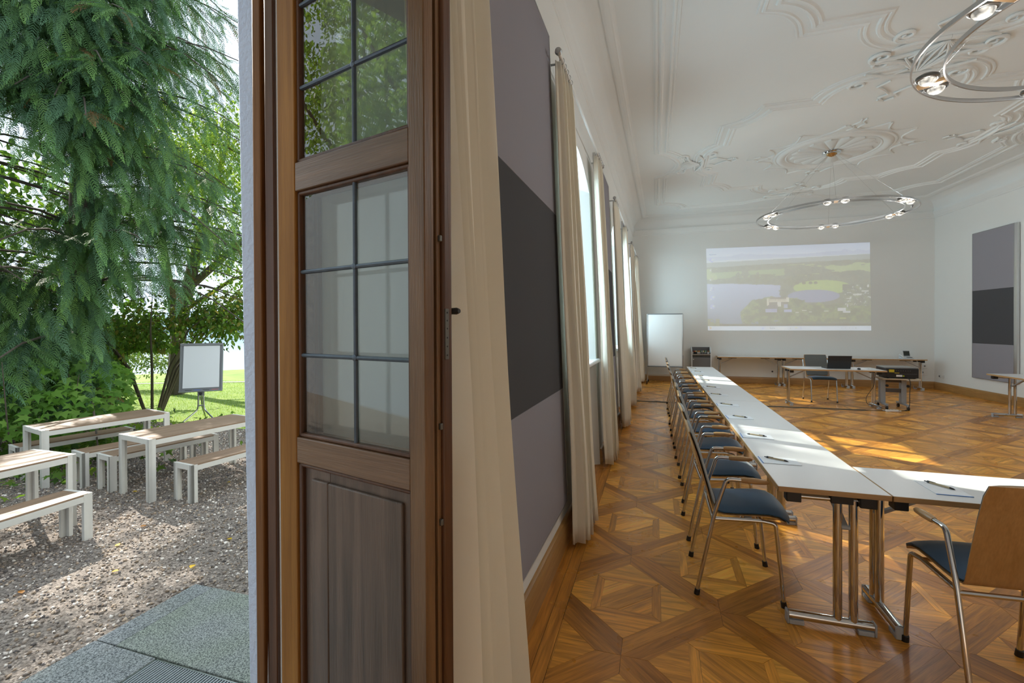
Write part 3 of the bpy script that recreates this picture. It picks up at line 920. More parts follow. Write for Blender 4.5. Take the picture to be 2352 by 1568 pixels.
for i, c in enumerate([0.56]+WIN):
    z, dd = 3.535, 0.115
    a = WL((c-HR-0.48, dd, z)); b_ = WL((c+HR+0.42, dd, z))
    r = empty('curtain_rod', a)
    A = Vector((0, 0, 0)); B = Vector(b_)-Vector(a)
    MB().cyl(A, B, 0.013, 12).build('rod', M['whitep'], r)
    for e, s in ((A, -1), (B, 1)):
        MB().lathe([(0.012, -0.02), (0.022, -0.018), (0.027, 0.0), (0.022, 0.018), (0.012, 0.02)], (e.x, e.y+0.012*s, e.z), 14, 'y').build('finial', M['steel'], r)
        MB().tube([(e.x, e.y-0.14*s, e.z), (e.x-dd-0.02, e.y-0.14*s, e.z)], 0.009, 8).build('bracket', M['steel'], r)
    for k in range(10):
        s = k % 5
        y = (0.10+0.08*s) if k < 5 else B.y-0.10-0.08*s
        t = y/B.y
        MB().tube([(B.x*t+0.02*math.cos(q), y, B.z*t-0.008+0.024*math.sin(q)) for q in (2*PI*j/12 for j in range(12))], 0.003, 5, closed=True).build('ring', M['steel'], r)
    tag(r, 'white curtain rod over %s' % ['the open garden door', 'the first window from the garden door', 'the middle window', 'the window closest to the projection wall'][i], 'curtain rod', 'curtain rods on the window wall')

# ================================================================== acoustic wall panels
def wall_panel(label, fn, u0, u1, zs, edge_side=1):
    root = empty('acoustic_panel', fn(((u0+u1)/2, 0.0, zs[0])))
    o = Vector(root.location)
    def part(nm, u0_, u1_, d0, d1, z0, z1, mt, bv=0.002):
        mb = MB().box(u0_, u1_, d0, d1, z0, z1).map(lambda p: Vector(fn(p))-o)
        return mb.build(nm, mt, root, bevel=bv, fix=True)
    for z0, z1, mt in ((zs[0], zs[1], M['pfab_l']), (zs[1], zs[2], M['pfab_d']), (zs[2], zs[3], M['pfab_l'])):
        part('fabric_field', u0, u1, 0.004, 0.030, z0+0.0008, z1-0.0008, mt)
    for a, b_ in ((u0-0.006, u0), (u1, u1+0.006)):
        part('edge_profile', a, b_, 0.0, 0.034, zs[0], zs[3], M['alu'], 0.001)
    part('edge_profile', u0, u1, 0.0, 0.032, zs[3], zs[3]+0.006, M['alu'], 0.001)
    part('edge_profile', u0, u1, 0.0, 0.032, zs[0]-0.006, zs[0], M['alu'], 0.001)
    tag(root, label, 'wall panel', 'grey three-part acoustic panels')
    return root
zsL = [0.30, 1.125, 2.395, 3.72]
wall_panel('large grey acoustic wall panel with dark middle band beside the door curtain', WL, 1.80, 3.32, zsL)
wall_panel('grey acoustic wall panel between the first and the middle window', WL, WIN[0]+HR+0.44, WIN[1]-HR-0.50, zsL)
wall_panel('grey acoustic wall panel between the middle window and the far window', WL, WIN[1]+HR+0.44, WIN[2]-HR-0.50, zsL)
def WRm(p):
    u, d, z = p
    return (XR(u)-0.012-d, u, z)
_pr = wall_panel('grey three-part acoustic panel on the long wall opposite the windows', WRm, 11.36, 12.46, [0.43, 1.17, 2.295, 3.53])
_o = Vector(_pr.location)
MB().box(11.27, 11.34, 0.0, 0.040, 0.43, 3.53).map(lambda p: Vector(WRm(p))-_o).build('side_rail', M['alu'], _pr, bevel=0.002, fix=True)
MB().box(11.335, 11.355, 0.0, 0.022, 0.43, 3.53).map(lambda p: Vector(WRm(p))-_o).build('side_groove', M['blackp'], _pr, fix=True)

# ================================================================== chandeliers
def lens_mat():
    m, nt, b = mat_new('lit lens')
    b.inputs['Base Color'].default_value = (0.03, 0.03, 0.03, 1)
    b.inputs['Roughness'].default_value = 0.25; b.inputs['Specular IOR Level'].default_value = 0.1
    b.inputs['Emission Color'].default_value = (1.0, 0.93, 0.80, 1)
    b.inputs['Emission Strength'].default_value = 1.0
    N, L = nt.nodes, nt.links
    tc = N.new('ShaderNodeTexCoord'); vo = N.new('ShaderNodeTexVoronoi'); vo.inputs['Scale'].default_value = 30
    L.new(tc.outputs['Object'], vo.inputs['Vector'])
    mr = N.new('ShaderNodeMapRange'); mr.inputs['From Max'].default_value = 0.8; mr.inputs['To Min'].default_value = 1.35; mr.inputs['To Max'].default_value = 0.22
    L.new(vo.outputs['Distance'], mr.inputs['Value']); L.new(mr.outputs['Result'], b.inputs['Emission Strength'])
    return m
M['lens'] = lens_mat()
M['lensoff'] = pm('amber lens', (0.55, 0.32, 0.12), 0.12, metal=0.6)
M['bronze'] = pm('warm brown metal', (0.11, 0.065, 0.03), 0.35, metal=0.5)
M['headmetal'] = pm('dark chromed lamp head', (0.16, 0.16, 0.155), 0.25, metal=0.9)
def chandelier(label, c, phase, broken=None):
    z = 3.53
    root = empty('ring_chandelier', (c[0], c[1], z))
    for R in (1.18, 0.99):
        pts = [(R*math.cos(2*PI*k/120), R*math.sin(2*PI*k/120), 0) for k in range(120)]
        v, f = [], []
        for k, p in enumerate(pts):
            a = 2*PI*k/120
            for dr, dz in ((-0.006, -0.016), (0.006, -0.016), (0.006, 0.016), (-0.006, 0.016)):
                v.append(((R+dr)*math.cos(a), (R+dr)*math.sin(a), dz))
        for k in range(120):
            j = (k+1) % 120
            for q in range(4):
                f.append((k*4+q, j*4+q, j*4+(q+1) % 4, k*4+(q+1) % 4))
        MB().add(v, f).build('ring_band', M['steel'], root, fix=True)
    for k in range(6):
        a = phase+k*PI/3
        ca, sa = math.cos(a), math.sin(a)
        def P(r, t, h=0.0): return (r*ca-t*sa, r*sa+t*ca, h)
        MB().obox(P(1.085, 0, 0.0), (0.19, 0.05, 0.03), Matrix.Rotation(a, 3, 'Z')).build('cross_bracket', M['bronze'], root, bevel=0.002)
        MB().obox(P(1.085, 0, 0.022), (0.05, 0.04, 0.03), Matrix.Rotation(a, 3, 'Z')).build('clamp', M['steel'], root, bevel=0.003)
        for s in (-1, 1):
            x, y, _ = P(1.085, 0.115*s)
            hd = MB().lathe([(0.05, 0.035), (0.075, 0.018), (0.078, -0.004), (0.070, -0.010), (0.058, -0.010)], (x, y, 0), 24)
            h = hd.build('lamp_head', M['headmetal'], root)
            MB().lathe([(0.058, -0.008), (0.056, -0.020), (0.046, -0.036), (0.028, -0.047), (0.004, -0.051)], (x, y, 0), 20).build('lens', M['lens'], h)
            MB().tube([P(0.99, 0.115*s, 0.0), P(1.18, 0.115*s, 0.0)], 0.005, 6).build('axle', M['steel'], h)
            l = bpy.data.lights.new('bulb', 'POINT')
            l.energy = LAMP_W; l.color = (1.0, 0.985, 0.94); l.shadow_soft_size = 0.022
            lo = bpy.data.objects.new('bulb', l); COL.objects.link(lo); lo.parent = h
            lo.location = P(1.085, 0.115*s, -0.076)
        MB().tube([P(1.085, 0, 0.03), P(0.06, 0, ZC-z-0.07)], 0.0016, 5).build('cable', M['steel'], root)
    can = MB().lathe([(0.06, ZC-z-0.002), (0.13, ZC-z-0.012), (0.145, ZC-z-0.03), (0.135, ZC-z-0.045), (0.09, ZC-z-0.055)], (0, 0, 0), 28).build('canopy', M['chrome'], root)
    MB().lathe([(0.085, ZC-z-0.052), (0.07, ZC-z-0.075), (0.03, ZC-z-0.095), (0.004, ZC-z-0.10)], (0, 0, 0), 20).build('canopy_lens', M['lensoff'], can)
    sm = MB().tube([(1.085*math.cos(phase-0.62), 1.085*math.sin(phase-0.62), -0.01), (1.085*math.cos(phase-0.52), 1.085*math.sin(phase-0.52), -0.01)], 0.012, 8)
    sm.build('connector', M['blackp'], root)
    tag(root, label, 'chandelier', 'ring chandeliers')
    return root
chandelier('steel double-ring chandelier hanging from the shell rosette near the projected picture', (3.0, 9.47), math.radians(15.5))
chandelier('steel double-ring chandelier hanging above the cross table', (3.0, 3.9), math.radians(22))

# ================================================================== projected picture
def screen_picture():
    TL, TR, BL, BR = (1.366, 3.714), (5.204, 3.664), (1.407, 1.441), (5.233, 1.435)
    nx, ny = 400, 225
    u = np.linspace(0, 1, nx+1); v = np.linspace(0, 1, ny+1)
    U, V = np.meshgrid(u, v)                              # v: 0 top, 1 bottom
    rs = np.random.RandomState(3)
    def noise(fx, fy, seed):
        r = np.random.RandomState(seed)
        g = r.rand(int(fy)+3, int(fx)+3)
        x = U*fx; y = V*fy
        xi = x.astype(int); yi = y.astype(int); xf = x-xi; yf = y-yi
        xf = xf*xf*(3-2*xf); yf = yf*yf*(3-2*yf)
        return (g[yi, xi]*(1-xf)+g[yi, xi+1]*xf)*(1-yf)+(g[yi+1, xi]*(1-xf)+g[yi+1, xi+1]*xf)*yf
    def fbm(fx, fy, seed, o=4):
        s = 0; a = 1; t = 0
        for k in range(o):
            s = s+a*noise(fx*2**k, fy*2**k, seed+k); t += a; a *= 0.55
        return s/t
    img = np.zeros(U.shape+(3,))
    def put(mask, col):
        img[mask] = np.array(col) if np.ndim(col) == 1 else col[mask]
    # sky and haze
    sky = np.stack([0.44+0.16*V*3, 0.58+0.12*V*3, 0.86+0*V], -1)
    img[:] = sky
    n1 = fbm(5, 1, 5)[0:1, :]*1.0
    ridge = 0.105-0.075*np.clip(fbm(7, 1, 21)[0:1, :]-0.42, 0, 1)*2.2 - 0.02*np.exp(-((u-0.80)/0.11)**2)[None, :]-0.012*np.exp(-((u-0.4)/0.06)**2)[None, :]
    put(V > ridge, np.stack([0.36+0.5*(V-0.1), 0.47+0.6*(V-0.1), 0.72+0.2*(V-0.1)], -1))
    put(V > 0.155-0.03*U, np.stack([0.50+0*U, 0.62+0*U, 0.78+0*U], -1))
    far = 0.175-0.045*U
    put(V > far, np.stack([0.20+0.05*fbm(20, 14, 2), 0.28+0.06*fbm(20, 14, 2), 0.34+0*U], -1))
    tree = fbm(60, 40, 8)
    # wooded band
    b0 = 0.235-0.05*U+0.02*(fbm(12, 1, 9)-0.5)
    put(V > b0, np.stack([0.045+0.10*tree, 0.075+0.13*tree, 0.075+0.07*tree], -1))
    # meadows
    md = fbm(6, 14, 31)
    mead = (V > b0+0.02) & (V < 0.40) & (md > 0.55)
    put(mead, np.stack([0.22+0.14*tree, 0.34+0.14*tree, 0.15+0.05*tree], -1))
    lm = (V > 0.30-0.06*U) & (V < 0.375-0.05*U) & (U < 0.5)
    put(lm & (fbm(18, 12, 77) > 0.38), np.stack([0.20+0*U, 0.33+0*U, 0.15+0*U], -1))
    big = (((U-0.72)/0.17)**2+((V-0.50)/0.085)**2 < 1) & (V > 0.42-0.03*U)
    put(big, np.stack([0.26+0.08*tree, 0.42+0.10*tree, 0.10+0*U], -1))
    wd = (V > 0.33) & (V < 0.47) & (U > 0.2) & (U < 0.68) & (fbm(26, 20, 55) > 0.46) & ~big
    put(wd, np.stack([0.03+0.10*tree, 0.06+0.13*tree, 0.045+0.05*tree], -1))
    for tx in (0.575, 0.615, 0.655, 0.685):
        put(((U-tx)/0.012)**2+((V-0.445)/0.016)**2 < 1, (0.03, 0.06, 0.03))
    # lakes
    sh = 0.435+0.05*np.clip((U-0.18)*2, 0, 1)+0.015*(fbm(25, 1, 12)-0.5)
    lake = (V > sh) & (U < 0.47+0.05*(fbm(9, 30, 61)-0.5)) & (V < 0.93-0.10*np.clip(0.2-U, 0, 1))
    put(lake, np.stack([0.34-0.22*(V-0.4)/0.5, 0.44-0.25*(V-0.4)/0.5, 0.74-0.40*(V-0.4)/0.5], -1))
    put((((U-0.67)/0.155)**2+((V-0.60)/0.075)**2 < 1) & (V > 0.525), np.stack([0.16+0.0*U, 0.22+0.0*U, 0.44+0*U], -1))
    # peninsula with trees and the long white house
    pen = fbm(40, 26, 91)
    pm_ = ((U > 0.215+0.55*np.clip(0.78-V, 0, 1)+0.10*np.clip(V-0.80, 0, 1)) & (V > 0.60+0.14*np.abs(U-0.42)**0.8-0.05*(pen-0.5)) & (V < 0.93-0.10*(pen-0.5)*2-0.04*np.clip(U-0.45, 0, 1)) & (U < 0.62)) | ((U > 0.60) & (V > 0.69-0.25*np.clip(U-0.83, 0, 1)*3-0.06*(pen-0.5)) & (V < 0.90+0.05*(pen-0.5)))
    put(pm_, np.stack([0.05+0.42*np.clip(pen-0.45, 0, 1), 0.09+0.55*np.clip(pen-0.42, 0, 1), 0.03+0.12*np.clip(pen-0.4, 0, 1)], -1))
    bank = (U > 0.84) & (V > 0.47) & (V < 0.72)
    put(bank, np.stack([0.05+0.40*np.clip(pen-0.45, 0, 1), 0.09+0.45*np.clip(pen-0.42, 0, 1), 0.04+0.1*pen], -1))
    put(bank & (fbm(70, 60, 14) > 0.66), (0.55, 0.64, 0.66))
    put((V > 0.92) & (V < 0.96), np.stack([0.02+0.04*pen, 0.03+0.04*pen, 0.03+0*U], -1))
    put((U < 0.08) & (V > 0.86) & (pen > 0.35), np.stack([0.10+0.1*pen, 0.14+0.1*pen, 0.08+0*U], -1))
    def quad(u0, v0, u1, v1, col): put((U > u0) & (U < u1) & (V > v0) & (V < v1), col)
    quad(0.385, 0.645, 0.52, 0.70, (0.10, 0.11, 0.10)); quad(0.40, 0.625, 0.515, 0.665, (0.50, 0.50, 0.42)); quad(0.405, 0.605, 0.51, 0.627, (0.12, 0.11, 0.10))
    quad(0.385, 0.62, 0.40, 0.71, (0.62, 0.62, 0.52)); quad(0.45, 0.665, 0.475, 0.72, (0.60, 0.62, 0.58)); quad(0.505, 0.61, 0.525, 0.665, (0.60, 0.60, 0.52))
    quad(0.375, 0.745, 0.45, 0.785, (0.30, 0.36, 0.66)); quad(0.39, 0.70, 0.455, 0.745, (0.09, 0.10, 0.12)); quad(0.49, 0.755, 0.54, 0.785, (0.32, 0.40, 0.70)); quad(0.49, 0.69, 0.515, 0.735, (0.28, 0.34, 0.55))
    for k in range(10):
        quad(0.378+k*0.0075, 0.755, 0.381+k*0.0075, 0.772, (0.16, 0.19, 0.40)); quad(0.404+k*0.011, 0.635, 0.408+k*0.011, 0.648, (0.22, 0.22, 0.2))
    quad(0.81, 0.74, 0.86, 0.775, (0.55, 0.60, 0.66)); quad(0.84, 0.775, 0.885, 0.80, (0.50, 0.56, 0.62)); quad(0.865, 0.70, 0.872, 0.73, (0.60, 0.64, 0.80))
    for a, b_, w, h_ in ((0.60, 0.76, 0.03, 0.012), (0.56, 0.785, 0.02, 0.01), (0.64, 0.78, 0.02, 0.008), (0.73, 0.77, 0.03, 0.012), (0.9, 0.58, 0.05, 0.02), (0.95, 0.545, 0.04, 0.012)):
        quad(a, b_, a+w, b_+h_, (0.58, 0.64, 0.62))
    put(((U-0.84)/0.022)**2+((V-0.86)/0.011)**2 < 1, (0.34, 0.44, 0.12))
    # dim the scene, fade shadows: projected on a day-lit wall
    # task bar and desktop icons
    quad(-1, 0.948, 2, 2, (0.66, 0.80, 0.98))
    def disc(cu, cv, r, col): put(((U-cu)*3.85)**2+((V-cv)*2.25)**2 < r*r, col)
    quad(0.352, 0.962, 0.366, 0.987, (0.42, 0.50, 0.95))
    put((U > 0.376) & (U < 0.513) & (V > 0.957) & (V < 0.992), (0.80, 0.90, 1.0))
    disc(0.386, 0.972, 0.020, (0.45, 0.5, 0.6)); disc(0.386, 0.972, 0.013, (0.8, 0.9, 1.0))
    quad(0.526, 0.965, 0.532, 0.985, (0.25, 0.3, 0.3)); quad(0.532, 0.978, 0.538, 0.985, (0.25, 0.3, 0.3)); quad(0.532, 0.962, 0.540, 0.977, (0.9, 0.9, 0.9))
    quad(0.556, 0.963, 0.571, 0.985, (0.75, 0.74, 0.35)); quad(0.556, 0.977, 0.571, 0.985, (0.35, 0.5, 0.85))
    disc(0.593, 0.973, 0.028, (0.40, 0.45, 0.85)); disc(0.596, 0.970, 0.012, (0.7, 0.85, 0.95)); quad(0.590, 0.990, 0.596, 0.994, (0.4, 0.5, 0.9))
    disc(0.018, 0.970, 0.03, (0.65, 0.45, 0.30)); disc(0.023, 0.966, 0.015, (0.85, 0.7, 0.3))
    for cu in (0.832, 0.855, 0.878, 0.896): disc(cu, 0.973, 0.016, (0.36, 0.44, 0.52))
    quad(0.909, 0.966, 0.919, 0.979, (0.30, 0.36, 0.38))
    disc(0.982, 0.973, 0.022, (0.40, 0.5, 0.62)); disc(0.982, 0.973, 0.014, (0.66, 0.80, 0.98))
    # recycle bin, browser and folder icons down the left edge
    disc(0.034, 0.045, 0.045, (0.46, 0.55, 0.78)); disc(0.034, 0.045, 0.022, (0.62, 0.72, 0.95))
    for cv in (0.145, 0.60, 0.71):
        disc(0.034, cv, 0.060, (0.30, 0.36, 0.80)); disc(0.040, cv-0.004, 0.030, (0.52, 0.66, 0.88)); disc(0.046, cv-0.008, 0.016, (0.50, 0.70, 0.50)); disc(0.024, cv+0.020, 0.016, (0.75, 0.85, 0.95))
    disc(0.026, 0.268, 0.020, (0.6, 0.7, 0.8)); disc(0.028, 0.25, 0.010, (0.55, 0.65, 0.75))
    disc(0.034, 0.372, 0.045, (0.32, 0.36, 0.22)); disc(0.024, 0.385, 0.018, (0.7, 0.8, 0.9))
    quad(0.022, 0.475, 0.050, 0.515, (0.24, 0.30, 0.60)); quad(0.022, 0.475, 0.036, 0.498, (0.5, 0.6, 0.85)); disc(0.024, 0.51, 0.016, (0.75, 0.85, 0.95))
    X = (TL[0]*(1-U)+TR[0]*U)*(1-V)+(BL[0]*(1-U)+BR[0]*U)*V
    Zc = (TL[1]*(1-U)+TR[1]*U)*(1-V)+(BL[1]*(1-U)+BR[1]*U)*V
    co = np.stack([X, np.full_like(X, YB-0.003), Zc], -1).reshape(-1, 3)
    idx = np.arange((ny+1)*(nx+1)).reshape(ny+1, nx+1)
    q = np.stack([idx[1:, :-1], idx[1:, 1:], idx[:-1, 1:], idx[:-1, :-1]], -1).reshape(-1, 4)
    me = bpy.data.meshes.new('projected_picture')
    me.vertices.add(len(co)); me.vertices.foreach_set('co', co.astype(np.float32).ravel())
    me.loops.add(q.size); me.loops.foreach_set('vertex_index', q.ravel().astype(np.int32))
    me.polygons.add(len(q)); me.polygons.foreach_set('loop_start', np.arange(0, q.size, 4, dtype=np.int32))
    me.update(calc_edges=True)
    ca = me.color_attributes.new('col', 'FLOAT_COLOR', 'POINT')
    ca.data.foreach_set('color', np.concatenate([img.reshape(-1, 3), np.ones((len(co), 1))], 1).astype(np.float32).ravel())
    m, nt, b = mat_new('projected picture light')
    b.inputs['Base Color'].default_value = (0.80, 0.785, 0.745, 1); b.inputs['Roughness'].default_value = 0.9; b.inputs['Specular IOR Level'].default_value = 0.2
    at = nt.nodes.new('ShaderNodeAttribute'); at.attribute_name = 'col'
    nt.links.new(at.outputs['Color'], b.inputs['Emission Color']); b.inputs['Emission Strength'].default_value = 0.36
    me.materials.append(m)
    o = bpy.data.objects.new('projected_picture', me); COL.objects.link(o)
    tag(o, 'projected computer desktop with lake and meadow aerial view on the end wall', 'projection')
    def txt(s, u_, v_, size, par=o):
        cu = bpy.data.curves.new('lettering', 'FONT'); cu.body = s; cu.size = size; cu.extrude = 0.0005
        t = bpy.data.objects.new('lettering', cu); COL.objects.link(t); t.parent = par
        x = (TL[0]*(1-u_)+TR[0]*u_)*(1-v_)+(BL[0]*(1-u_)+BR[0]*u_)*v_; z = (TL[1]*(1-u_)+TR[1]*u_)*(1-v_)+(BL[1]*(1-u_)+BR[1]*u_)*v_
        cu.materials.append(M['letter'])
        bpy.context.view_layer.update()
        me_ = bpy.data.meshes.new_from_object(t.evaluated_get(bpy.context.evaluated_depsgraph_get()))
        bpy.data.objects.remove(t)
        t = bpy.data.objects.new('lettering', me_); COL.objects.link(t); t.parent = par
        if not me_.materials: me_.materials.append(M['letter'])
        t['kind'] = 'stuff'
        t.location = (x, YB-0.005, z); t.rotation_euler = (PI/2, 0, 0)
    M['letter'] = pm('projected grey lettering', (0.58, 0.60, 0.62), 0.9, emit=(0.5, 0.6, 0.7), estr=0.06)
    txt('Suche', 0.400, 0.980, 0.055)
    txt('Papierkorb', 0.020, 0.082, 0.040)
screen_picture()

# ================================================================== seminar tables
def seminar_table(L=1.47, W=0.50, H=0.735, flip=1):
    """long side along local y; T-legs at both ends"""
    root = empty('seminar_table')
    MB().box(-W/2+0.003, W/2-0.003, -L/2+0.003, L/2-0.003, H-0.0255, H).build('table_top', M['lam'], root, bevel=0.0015)
    for x0, x1, y0, y1, mt in ((-W/2, -W/2+0.0035, -L/2, L/2, 'beech_y'), (W/2-0.0035, W/2, -L/2, L/2, 'beech_y'), (-W/2, W/2, -L/2, -L/2+0.0035, 'beech_x'), (-W/2, W/2, L/2-0.0035, L/2, 'beech_x')):
        MB().box(x0, x1, y0, y1, H-0.027, H-0.0006).build('edge_band', M[mt], root, bevel=0.0012)
    for s in (-1, 1):
        y = s*(L/2-0.055)
        for x in (0.035*flip, 0.105*flip):
            MB().cyl((x, y, 0.05), (x, y, H-0.055), 0.0205, 16).build('leg', M['chrome'], root)
        ft = MB().tube([(-0.19, y, 0.044), (0.19, y, 0.044)], 0.024, 14)
        f = ft.build('foot_bar', M['chrome'], root)
        for e in (-1, 1):
            x = 0.19*e
            MB().box(min(x, x-0.07*e), max(x, x-0.07*e), y-0.023, y+0.023, 0.0, 0.024).build('foot_glide', M['greyp'], f, bevel=0.004)
            MB().box(min(x, x+0.012*e), max(x, x+0.012*e), y-0.025, y+0.025, 0.0, 0.066).build('end_cap', M['greyp'], f, bevel=0.008)
        MB().tube([(-0.17, y, H-0.058), (0.17, y, H-0.058)], 0.014, 10).build('hinge_tube', M['chrome'], root)
        MB().box(-0.205, -0.135, y-0.03, y+0.03, H-0.085, H-0.027).build('bracket', M['blackp'], root, bevel=0.005)
        MB().box(0.125, 0.20, y-0.03, y+0.03, H-0.085, H-0.027).build('bracket', M['blackp'], root, bevel=0.005)
        MB().box(0.0, 0.10, y-0.022, y+0.022, H-0.075, H-0.027).build('bracket', M['blackp'], root, bevel=0.003)
        yi = y-s*0.30
        MB().bar((0.07*flip, y-s*0.01, H-0.20), (0.07*flip, yi, H-0.055), 0.032, 0.016).build('folding_strut', M['greyp'], root, bevel=0.003)
        MB().box(0.07*flip-0.03, 0.07*flip+0.03, min(yi-0.10, yi+0.10), max(yi-0.10, yi+0.10), H-0.05, H-0.027).build('strut_rail', M['blackp'], root, bevel=0.003)
        MB().cyl((0.035*flip, y, H-0.20), (0.105*flip, y, H-0.20), 0.012, 10).build('strut_pin', M['greyp'], root)
    return root
_t0 = seminar_table()
for k in range(5):
    t = _t0 if k == 0 else copy_tree(_t0)
    t.location = (0.865, 2.705+1.47*(k+0.5), 0); t.rotation_euler = (0, 0, 0)
    tag(t, 'white folding table in the row along the windows, %s from the cross table' % ORD[k], 'table', 'white folding tables of the seminar row')
t = copy_tree(_t0); t.location = (1.118+0.735, 2.955, 0); t.rotation_euler = (0, 0, PI/2)
tag(t, 'white folding cross table in front of the brown-backed chair', 'table', 'white folding tables of the seminar row')
t = copy_tree(_t0); t.location = (5.43+0.25, 9.93-0.735, 0); t.rotation_euler = (0, 0, 0)
tag(t, 'white folding table standing by the long wall opposite the windows', 'table', 'white folding tables of the seminar row')
_t1 = seminar_table(1.55, 0.70, 0.735)
_t1.location = (3.275, 10.37, 0); _t1.rotation_euler = (0, 0, PI/2)
tag(_t1, 'white presenter table carrying the open laptop', 'table')
for k in range(3):
    t = copy_tree(_t0); t.location = (1.60+0.76+1.515*k, 13.50, 0.0); t.rotation_euler = (0, 0, -PI/2); t.scale = (1.0, 1.03, 1.02)
    tag(t, 'white side table under the projected picture, %s' % ['next to the marker cabinet', 'in the middle of its row', 'carrying the telephone'][k], 'table', 'side tables along the end wall')

# ================================================================== chairs
def chair(arms=True):
    """faces local +y, rear foot at y=-0.23"""
    root = empty('armchair' if arms else 'chair')
    y0 = -0.235
    hw = 0.232
    for s in (-1, 1):
        x = s*hw
        if arms:
            pts = [(x, y0, 0.02), (x, y0+0.095, 0.485), (x, y0+0.160, 0.694), (x, y0+0.250, 0.693)]
            MB().tube(bend(pts, 0.028, 4), 0.0115, 10).build('rear_leg', M['chrome'], root)
            ar = MB().tube([(x, y0+0.235, 0.694), (x, y0+0.250, 0.694), (x, y0+0.31, 0.694), (x, y0+0.36, 0.692), (x, y0+0.378, 0.690)], [0.013, 0.0165, 0.018, 0.014, 0.006], 12)
            ar.build('armrest', M['beech_y'], root)
        else:
            pts = [(x, y0, 0.02), (x, y0+0.060, 0.46), (x, y0+0.02, 0.70), (x, y0-0.02, 0.84)]
            MB().tube(bend(pts, 0.05, 4), 0.0115, 10).build('rear_leg', M['chrome'], root)
        pts = [(x, y0+0.452, 0.02), (x*0.99, y0+0.412, 0.463), (x*0.97, y0+0.34, 0.469), (x*0.97, y0+0.085, 0.455)]
        MB().tube(bend(pts, 0.022, 4), 0.0115, 10).build('front_leg', M['chrome'], root)
        MB().cyl((x, y0-0.002, 0.0), (x, y0+0.003, 0.032), 0.0165, 12, 0.015).build('foot_cap', M['blackp'], root)
        MB().cyl((x, y0+0.454, 0.0), (x, y0+0.449, 0.032), 0.0165, 12, 0.015).build('foot_cap', M['blackp'], root)
    MB().tube([(-hw, y0+0.088, 0.452), (hw, y0+0.088, 0.452)], 0.011, 10).build('cross_tube', M['chrome'], root)
    MB().tube([(-hw*0.97, y0+0.34, 0.468), (hw*0.97, y0+0.34, 0.468)], 0.010, 8).build('cross_tube', M['chrome'], root)
    # seat shell and cushion: profile along y, width along x
    sp = [(0.118, 0.476), (0.15, 0.474), (0.22, 0.478), (0.31, 0.487), (0.38, 0.492), (0.43, 0.486), (0.462, 0.470), (0.472, 0.458)]
    def surf(prof, w0, w1, off, thick, crown, round_=0.25):
        n = len(prof); v, f = [], []; m = 10
        for side in (0, 1):
            for i, (y, z) in enumerate(prof):
                j0, j1 = max(0, i-1), min(n-1, i+1)
                ty, tz = prof[j1][0]-prof[j0][0], prof[j1][1]-prof[j0][1]
                l = math.hypot(ty, tz); ny, nz = -tz/l, ty/l
                t = i/(n-1)
                w = w0+(w1-w0)*t
                e = min(t, 1-t)
                if e < 0.06: w *= 1-0.045*(1-e/0.06)**2
                for k in range(m+1):
                    q = 2*k/m-1
                    edge = 1-abs(q)**6
                    o = off + (thick*(0.30+0.70*edge)+crown*(1-q*q) if side else 0.0)
                    v.append((w*q, y0+y+ny*o, z+nz*o))
        N_ = n*(m+1)
        for i in range(n-1):
            for k in range(m):
                a = i*(m+1)+k
                f.append((a, a+m+1, a+m+2, a+1)); f.append((N_+a, N_+a+1, N_+a+m+2, N_+a+m+1))
        for i in range(n-1):
            for k in (0, m):
                a, b_ = i*(m+1)+k, (i+1)*(m+1)+k
                f.append((a, b_, N_+b_, N_+a))
        for i in (0, n-1):
            for k in range(m):
                a = i*(m+1)+k
                f.append((a, a+1, N_+a+1, N_+a))
        return MB().add(v, f)
    surf(sp, 0.205, 0.225, 0.0, 0.011, 0.0).build('seat_shell', M['beech_x'], root, fix=True)
    surf(sp, 0.200, 0.222, 0.011, 0.020, 0.010).build('seat_cushion', M['seatfab'], root, fix=True)
    bp_ = [(0.120, 0.474), (0.100, 0.482), (0.086, 0.505), (0.074, 0.545), (0.058, 0.61), (0.034, 0.70), (0.002, 0.81), (-0.026, 0.895), (-0.044, 0.945)]
    surf(bp_, 0.205, 0.215, 0.0, -0.011, 0.0).build('back_shell', M['beech_z'], root, fix=True)
    bq = [(0.086, 0.520), (0.074, 0.553), (0.058, 0.615), (0.034, 0.703), (0.004, 0.81), (-0.024, 0.892), (-0.041, 0.936)]
    surf(bq, 0.198, 0.209, -0.0105, -0.014, -0.004).build('back_pad', M['backfab'], root, fix=True)
    return root
_c0 = chair(True)
_cy = [3.12, 3.83, 4.57, 5.25, 6.00, 6.68, 7.49, 8.16, 8.87, 9.55]
for k, y in enumerate(_cy):
    c = _c0 if k == 0 else copy_tree(_c0)
    j = random.Random(k*7+1)
    c.location = (0.468+(j.uniform(-0.012, 0.012) if k else 0), y, 0); c.rotation_euler = (0, 0, -PI/2+(j.uniform(-0.03, 0.03) if k else 0))
    tag(c, 'blue-padded armchair at the window-side row, %s from the cross table' % ORD[k], 'chair', 'armchairs along the window-side table row')
c = copy_tree(_c0); c.location = (1.435, 2.555, 0); c.rotation_euler = (0, 0, math.radians(4))
tag(c, 'armchair at the cross table turned with its brown beech back outward', 'chair')
_c1 = chair(False); _c1.location = (3.27, 10.98, 0); _c1.rotation_euler = (0, 0, PI+0.06)
tag(_c1, 'armless chair with grey back pad behind the presenter table', 'chair')
c = copy_tree(_c0); c.location = (6.02, 9.35, 0); c.rotation_euler = (0, 0, PI/2)
tag(c, 'armchair at the table by the long wall opposite the windows', 'chair')

